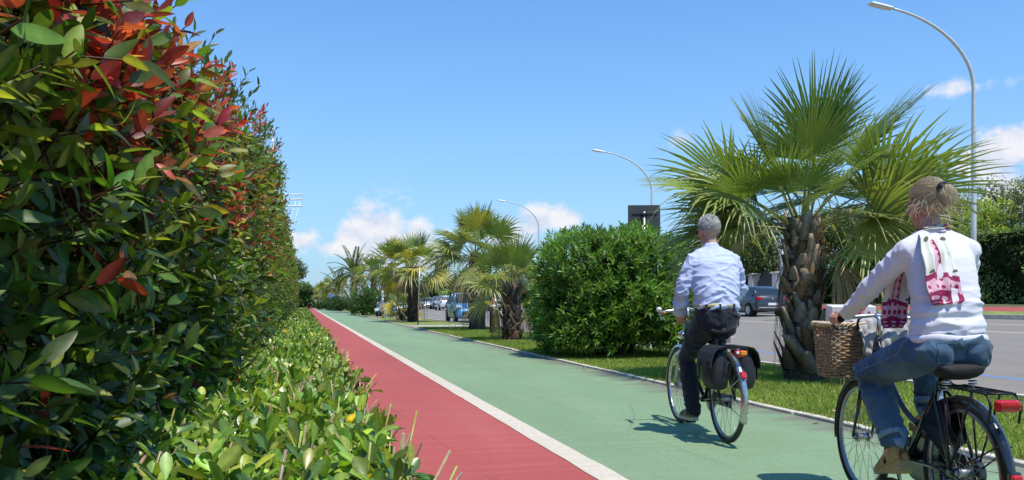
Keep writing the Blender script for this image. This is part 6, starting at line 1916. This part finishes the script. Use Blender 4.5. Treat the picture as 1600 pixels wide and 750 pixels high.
    for i in range(110):                                                 # wisps at the nape and temples
        d = nrm(rng.normal(size=3) * np.array([.8, .5, .3]) + np.array([0, -.5, -.45])); p0 = c0 + d * rad
        v = nrm(np.array([d[0] * .6, d[1] * .5 - .1, -.8]) + .35 * rng.normal(size=3)); ln = .05 + .06 * rng.random()
        P = np.array([p0 + v * ln * u + np.array([0, -.012, .0]) * u * u + .3 * d * ln * u * (1 - u) for u in np.linspace(0, 1, 7)])
        strands(lv, [P @ R3.T + T3], .0011, cols[rng.integers(len(cols))])
    hr = lv.build('hair', M_hair, root)
    cap = MB(); cap.ball((0, 0, 0), 1, 28, 20); cv = np.array(cap.v)
    ok = lambda f: all(cv[i][2] > -.62 and cv[i][1] < .5 - .35 * abs(cv[i][2] - .35) and not (abs(cv[i][0]) > .78 and cv[i][2] < .02 and cv[i][1] > -.1) for i in f)
    g = MB(); g.col = (.86, .70, .47); g.add([HM @ Vector(c0 + v * rad * 1.005 * np.array([1 - .1 * max(0, -v[2]), 1 - .1 * max(0, -v[2]), 1]) + np.array([0, .02 * max(0, -v[2]) if v[1] < 0 else 0, 0])) for v in cv], [f for f in cap.f if len(f) == 4 and ok(f)]); g.build('hair_base', M_hair, hr)
    mb = MB(); ax = HM.to_3x3() @ Vector((.1, -.75, .55))
    for q in range(3): mb.torus(HM @ Vector(bun) + ax.normalized() * (.009 * q - .010), .029 - .001 * q, .0115, ax, 22, 8)
    mb.build('hair_tie', M_webbing, root)
    mb = MB(); 
    for s in (-1, 1): mb.tube([HM @ Vector((s * .064, .08, .012)), HM @ Vector((s * .077, .03, .014)), HM @ Vector((s * .080, -.012, .008))], .0022, 6)
    for s in (-1, 1): mb.torus(HM @ Vector((s * .034, .094, .002)), .024, .002, HM.to_3x3() @ Vector((0, 1, 0)), 20, 6)
    mb.tube([HM @ Vector((-.064, .08, .012)), HM @ Vector((-.02, .098, .01)), HM @ Vector((.02, .098, .01)), HM @ Vector((.064, .08, .012))], .002, 6)
    mb.build('glasses', M_blackm, root)
    # scarf: ring at the neck, one end down the back, the other in front
    M_sc = scarf_mat()
    def ribbon(name, pts, wids, sides, parent, v0=0.0, v1=1.0, nw=13, seed=0):
        m = len(pts); V = []; UV = []; F = []
        P = [Vector(p) for p in pts]; N = 60
        def lerp(lst, u):
            x = u * (len(lst) - 1); i = min(len(lst) - 2, int(x)); f = x - i; f = f * f * (3 - 2 * f) * .3 + f * .7
            return lst[i] * (1 - f) + lst[i + 1] * f
        S = [Vector(q).normalized() for q in sides]; W = list(wids)
        for i in range(N):
            u = i / (N - 1); c = lerp(P, u); s = lerp(S, u).normalized(); w = lerp(W, u); t = (lerp(P, min(1, u + .01)) - lerp(P, max(0, u - .01))).normalized(); n = s.cross(t).normalized()
            for j in range(nw):
                q = j / (nw - 1) - .5
                fold = .010 * math.sin(q * 17 + seed + 1.2 * u) + .006 * math.sin(q * 31 + 2 * seed + 5 * u) + .006 * math.sin(u * 22 + q * 5 + seed)
                V.append(c + s * (q * w) + n * (fold - .02 * q * q)); UV.append((q + .5, v0 + (v1 - v0) * u))
        for i in range(N - 1):
            for j in range(nw - 1): F.append((i * nw + j, i * nw + j + 1, (i + 1) * nw + j + 1, (i + 1) * nw + j))
        me = bpy.data.meshes.new(name); me.from_pydata([tuple(v) for v in V], [], F); uvl = me.uv_layers.new(name='UVMap')
        for l in me.loops: uvl.data[l.index].uv = UV[l.vertex_index]
        me.materials.append(M_sc); me.polygons.foreach_set('use_smooth', [True] * len(me.polygons))
        o = link(name, me, parent); sm = o.modifiers.new('s', 'SOLIDIFY'); sm.thickness = .004; sm.offset = 1
        return o
    nk = []
    sc = ribbon('scarf', [(-.045, .262, 1.425), (-.062, .205, 1.412), (-.066, .145, 1.388), (-.068, .100, 1.32), (-.066, .072, 1.24), (-.066, .045, 1.16), (-.064, .030, 1.10), (-.064, .026, 1.085)], [.06, .085, .115, .135, .142, .150, .148, .115], [(.5, .7, .1), (.8, .3, 0), (1, .05, 0), (1, 0, 0), (1, 0, 0), (1, 0, 0), (1, 0, 0), (1, 0, 0)], root, seed=1.3)
    ring = []
    for k in range(31):
        a = R(-70) + 2 * PI * k / 30 * 1.0
        ring.append((.062 * math.cos(a), .262 + .058 * math.sin(a), 1.432 + .012 * math.sin(a + 1) - .012 * math.sin(a)))
    rb = ribbon('neck_wrap', ring[:31:2] , [.05] * 16, [(0, .05, 1)] * 16, sc, .9, .55, seed=4.0)
    rb2 = ribbon('neck_wrap', [(p[0] * 1.12, .262 + (p[1] - .262) * 1.12, p[2] - .016) for p in ring[:31:2]], [.04] * 16, [(.1, .05, 1)] * 16, sc, .9, .4, seed=2.0)
    ribbon('scarf_end', [(-.05, .29, 1.42), (-.09, .325, 1.34), (-.115, .35, 1.22), (-.128, .365, 1.10), (-.132, .372, 1.0), (-.132, .375, .965)], [.06, .08, .10, .115, .12, .09], [(1, .2, 0), (1, .1, 0), (1, -.2, 0), (1, -.3, 0), (1, -.3, 0), (1, -.3, 0)], sc, seed=3.1)
    return bike, root

def scarf_mat():
    m = bpy.data.materials.new('printed scarf'); nt, N, L = nodes_of(m)
    out = N.new('ShaderNodeOutputMaterial'); b = N.new('ShaderNodeBsdfPrincipled'); L.new(b.outputs[0], out.inputs[0]); b.inputs['Roughness'].default_value = .8
    uv = N.new('ShaderNodeUVMap'); sx = N.new('ShaderNodeSeparateXYZ'); L.new(uv.outputs[0], sx.inputs[0]); U, V, _ = sx.outputs
    def lk(v, i):
        if isinstance(v, (int, float)): i.default_value = v
        else: L.new(v, i)
    def M(op, a, b_=0.0, c=0.0):
        n = N.new('ShaderNodeMath'); n.operation = op; lk(a, n.inputs[0]); lk(b_, n.inputs[1]); lk(c, n.inputs[2]); return n.outputs[0]
    def mix(f, A, B):
        n = N.new('ShaderNodeMix'); n.data_type = 'RGBA'; lk(f, n.inputs['Factor'])
        for q, s in ((A, 'A'), (B, 'B')):
            if isinstance(q, tuple): n.inputs[s].default_value = (*q, 1)
            else: L.new(q, n.inputs[s])
        return n.outputs['Result']
    def dots(cu, cv, su, sv, r):
        a = M('SUBTRACT', M('FRACT', M('MULTIPLY', M('ADD', U, cu), su)), .5); c = M('SUBTRACT', M('FRACT', M('MULTIPLY', M('ADD', V, cv), sv)), .5)
        return M('LESS_THAN', M('SQRT', M('ADD', M('MULTIPLY', a, a), M('MULTIPLY', c, c))), r)
    wh, mg, dk, pk = (.66, .66, .58), (.27, .010, .075), (.10, .11, .09), (.66, .40, .48)
    def band(x, lo, hi): return M('MULTIPLY', M('GREATER_THAN', x, lo), M('LESS_THAN', x, hi))
    big = M('MULTIPLY', dots(.12, .20, 1.4, 3.1, .11), M('LESS_THAN', V, .60))
    col = mix(big, wh, dk)
    # lengthwise border with dots, then the broad end border
    st = band(U, .36, .60); sd = dots(.02, .0, 4.1, 17.0, .33)
    stc = mix(sd, pk, mg)
    stc = mix(M('ADD', band(U, .36, .40), band(U, .56, .60)), stc, mg)
    col = mix(M('MULTIPLY', st, M('LESS_THAN', V, .80)), col, stc)
    sl = M('ADD', V, M('MULTIPLY', M('ABSOLUTE', M('SUBTRACT', U, .45)), -.10))
    e1 = M('GREATER_THAN', sl, .58)
    ec = mix(M('MULTIPLY', dots(.0, .02, 3.0, 10.0, .27), M('LESS_THAN', sl, .99)), mg, pk)
    ec = mix(band(sl, .62, .74), ec, mix(dots(.0, .02, 5.0, 13.0, .30), pk, mg))
    col = mix(e1, col, ec)
    for lo, hi in ((.58, .62), (.74, .77)): col = mix(band(sl, lo, hi), col, mg)
    L.new(col, b.inputs['Base Color'])
    return m

bike_w, person_w = woman()

def basket(bike):
    """Woven wicker basket hung on the handlebar."""
    c = Vector((-.045, 1.07, 0)); z0, z1 = .67, .955
    M_w = mat('brown wicker', (.27, .15, .075), .7, var=.5, scale=40, bump=.4, bscale=80, col2=(.50, .33, .19))
    M_w2 = mat('pale wicker rim', (.62, .49, .33), .7, var=.3, scale=40, bump=.4)
    root = MB()
    def per(u, k):
        a = 2 * PI * u; hx, hy = .185 * k, .140 * k
        return Vector((hx * math.copysign(abs(math.cos(a)) ** .62, math.cos(a)), hy * math.copysign(abs(math.sin(a)) ** .62, math.sin(a)), 0))
    NS = 34; rows = 20
    for r in range(rows):
        t = r / (rows - 1); k = .86 + .14 * t; pts = []
        for i in range(NS * 3):
            u = i / (NS * 3); p = per(u, k); s = math.sin(PI * NS * u + PI * r)
            pts.append(c + p * (1 + .022 * s) + Vector((0, 0, z0 + (z1 - z0) * t + .0035 * math.sin(2 * PI * u * 3 + r))))
        root.tube(pts, .0066, 5, loop=True, side=(0, 0, 1))
    b = root.build('basket', M_w, bike)
    mb = MB()
    for i in range(NS):
        u = (i + .5) / NS; mb.tube([c + per(u, .85) + Vector((0, 0, z0)), c + per(u, 1.0) + Vector((0, 0, z1))], .005, 5)
    mb.build('stakes', M_w, b)
    mb = MB()
    V = [c + per(i / 40, .86) + Vector((0, 0, z0)) for i in range(40)]; mb.add(V, [tuple(range(40))], False); mb.build('basket_floor', M_w, b)
    mb = MB()
    for ph in (0, 2.1, 4.2):
        pts = []
        for i in range(160):
            u = i / 160; p = per(u, 1.02); q = 2 * PI * u * 17 + ph; pts.append(c + p * (1 + .055 * math.cos(q)) + Vector((0, 0, z1 + .012 + .010 * math.sin(q))))
        mb.tube(pts, .0065, 5, loop=True, side=(0, 0, 1))
    mb.build('rim', M_w2, b)
    mb = MB()
    for s in (-1, 1): mb.tube([(s * .07, .895, .945), (s * .07, .91, .97), (s * .07, .89, 1.0), (s * .05, .865, 1.015)], .007, 6)
    mb.build('strap', M_leather, b)
basket(bike_w)

def basket_load(bike):
    M = bike.matrix_basis; rz = bike.rotation_euler.z
    o = empty('carton', tuple(M @ Vector((-.058, 1.045, .70))), rz + R(-4), 'white carton with a red mark standing in the wicker basket', 'carton')
    mb = MB(); rot = Matrix.Rotation(R(6), 3, 'X')
    mb.box((.01, .015, .19), (.25, .10, .37), rot, bev=.003); bx = mb.build('box', mat('white card', (.72, .72, .72), .6, var=.05), o)
    mb = MB(); q = Vector((.07, -.056, .33))
    mb.torus(q + Vector((0, .004, 0)), .026, .0055, rot @ Vector((0, 1, 0)), 22, 6, R(20), R(320)); mb.torus(q + Vector((-.055, .004, -.012)), .022, .0045, rot @ Vector((0, 1, 0)), 16, 6, R(-60), R(100)); mb.build('red_mark', mat('red print', (.6, .02, .03), .6, var=.05), bx)
    # folded jacket spilling over the back rim
    nx, ny = 46, 60; V = []; F = []
    path = [(1.13, .955), (1.06, .975), (1.0, .985), (.955, .985), (.925, .965), (.905, .915), (.90, .86), (.895, .80), (.893, .76)]
    for i in range(ny):
        u = i / (ny - 1); x = u * (len(path) - 1); k = min(len(path) - 2, int(x)); f = x - k
        y = path[k][0] * (1 - f) + path[k + 1][0] * f; z = path[k][1] * (1 - f) + path[k + 1][1] * f
        for j in range(nx):
            v = j / (nx - 1); xx = -.06 + .27 * v
            hang = max(0, u - .5) * 2
            n = mnoise.noise((v * 5 + 2, u * 5, 1.7)); r_ = 1 - 2 * abs(mnoise.noise((v * 6 + u * 3, u * 5 - v * 2, 5.1)))
            wv = .022 * n + .014 * r_
            zz = z + (wv if u < .5 else 0) + hang * (.10 * abs(v - .55) ** 1.1 * 1.2 - .03) + .03 * (v - .5) * (1 - hang)
            yy = y - (abs(wv) * 1.3 if u >= .4 else 0) - .012 * math.sin(v * 19 + u * 4) * hang
            V.append((xx * (1 - .15 * hang) + .02 * hang, yy, zz))
    for i in range(ny - 1):
        for j in range(nx - 1): F.append((i * nx + j, i * nx + j + 1, (i + 1) * nx + j + 1, (i + 1) * nx + j))
    me = bpy.data.meshes.new('jacket'); me.from_pydata(V, [], F); me.materials.append(mat('light grey cotton', (.43, .43, .45), .9, var=.15, scale=9, bump=.3, bscale=300)); me.polygons.foreach_set('use_smooth', [True] * len(me.polygons))
    j = link('jacket', me); j.location = tuple(M @ Vector((-.01, 0, 0.01))); j.rotation_euler = (0, 0, rz)
    sm = j.modifiers.new('s', 'SOLIDIFY'); sm.thickness = .006
    tag(j, 'crumpled light grey jacket spilling over the rim of the wicker basket', 'jacket')
basket_load(bike_w)

# ---------------------------------------------------------------- two far riders on the path
def far_rider(x, y, shirt, label, hd=0.0, sd=0):
    bk = empty('bicycle', (x, y, 0), hd, 'distant bicycle under the far rider in ' + label, 'bicycle')
    for yy in (0, 1.05):
        mb = MB(); mb.torus((0, yy, .34), .325, .02, (1, 0, 0), 24, 6); w = mb.build('wheel', M_rubberb, bk)
    mb = MB(); bb = (0, .45, .28)
    for a, b in ((bb, (0, .2, .85)), (bb, (0, .93, .66)), ((0, .93, .6), (0, .87, 1.0)), ((0, .25, .74), (0, .9, .8)), (bb, (0, 0, .34)), ((0, .25, .7), (0, 0, .34)), ((0, .93, .64), (0, 1.05, .34))): mb.tube([a, b], .018, 6)
    mb.build('frame', M_bframe, bk)
    mb = MB(); mb.tube([(-.27, .72, 1.0), (-.2, .86, 1.02), (.2, .86, 1.02), (.27, .72, 1.0)], .014, 6); mb.build('handlebar', M_chrome, bk)
    mb = MB(); mb.box((0, .17, .89), (.16, .24, .05), bev=.02); mb.build('saddle', M_leather, bk)
    p = empty('person', (x, y, 0), hd, 'distant rider in ' + label, 'person', None)
    HM = Matrix.Translation((0, .36, 1.66))
    hips = ((-.09, .2, .96), (.09, .2, .96)); ank = ((-.12, .42, .2), (.12, .38, .52)); kn = [knee_of(hips[i], ank[i], .45, .42, (0, 1, .2)) for i in (0, 1)]
    b = MB(); legs(b, hips, kn, ank, .08, .055, .04); b.loft([(0, .2, 1.0), (0, .25, 1.25), (0, .3, 1.45)], [(.14, .11), (.15, .11), (.12, .08)], n=14)
    b.loft([(0, .3, 1.45), (0, .36, 1.62)], [.055, .05]); head_shape(b, HM)
    for s in (-1, 1):
        b.loft([(s * .17, .28, 1.42), (s * .23, .42, 1.2), (s * .25, .7, 1.03)], [.05, .042, .034]); grip_hand(b, (s * .25, .7, 1.03), (s * .262, .76, 1.0), (0, 1, 0), (-s, .1, .1), 1, 1)
        b.loft([Vector(ank[0 if s < 0 else 1]), Vector(ank[0 if s < 0 else 1]) + Vector((0, .14, -.07))], [.04, .03])
    fuse('body', b, .012, M_skin, p, 2, post=skin_col((.5, .29, .2)))
    t = MB(); t.loft([(0, .2, 1.0), (0, .25, 1.25), (0, .3, 1.46)], [(.165, .13), (.18, .13), (.15, .095)], n=14)
    for s in (-1, 1): t.loft([(s * .15, .28, 1.43), (s * .19, .3, 1.4), (s * .23, .42, 1.22)], [.06, .065, .055])
    fuse('shirt', t, .014, mat('far shirt', shirt, .9, var=.04), p, 2)
    t = MB(); t.loft([(0, .2, 1.02), (0, .2, .93)], [(.165, .135), (.16, .13)], n=14); legs(t, hips, kn, [Vector(a).lerp(k, .35) for a, k in zip(ank, kn)], .095, .07, .06)
    fuse('shorts', t, .014, mat('far trousers', (.03, .035, .05), .9), p, 2)
    g = MB(); g.ball(HM @ Vector((0, -.02, .045)), (.085, .104, .095), 16, 10); g.build('hair', mat('far hair', (.06, .045, .03), .8), p)
x, y = at(492.5, 128); far_rider(x, y, (.74, .74, .74), 'white shirt, the left one of the far pair')
x, y = at(500.5, 127); far_rider(x, y, (.70, .72, .76), 'pale shirt, the right one of the far pair')
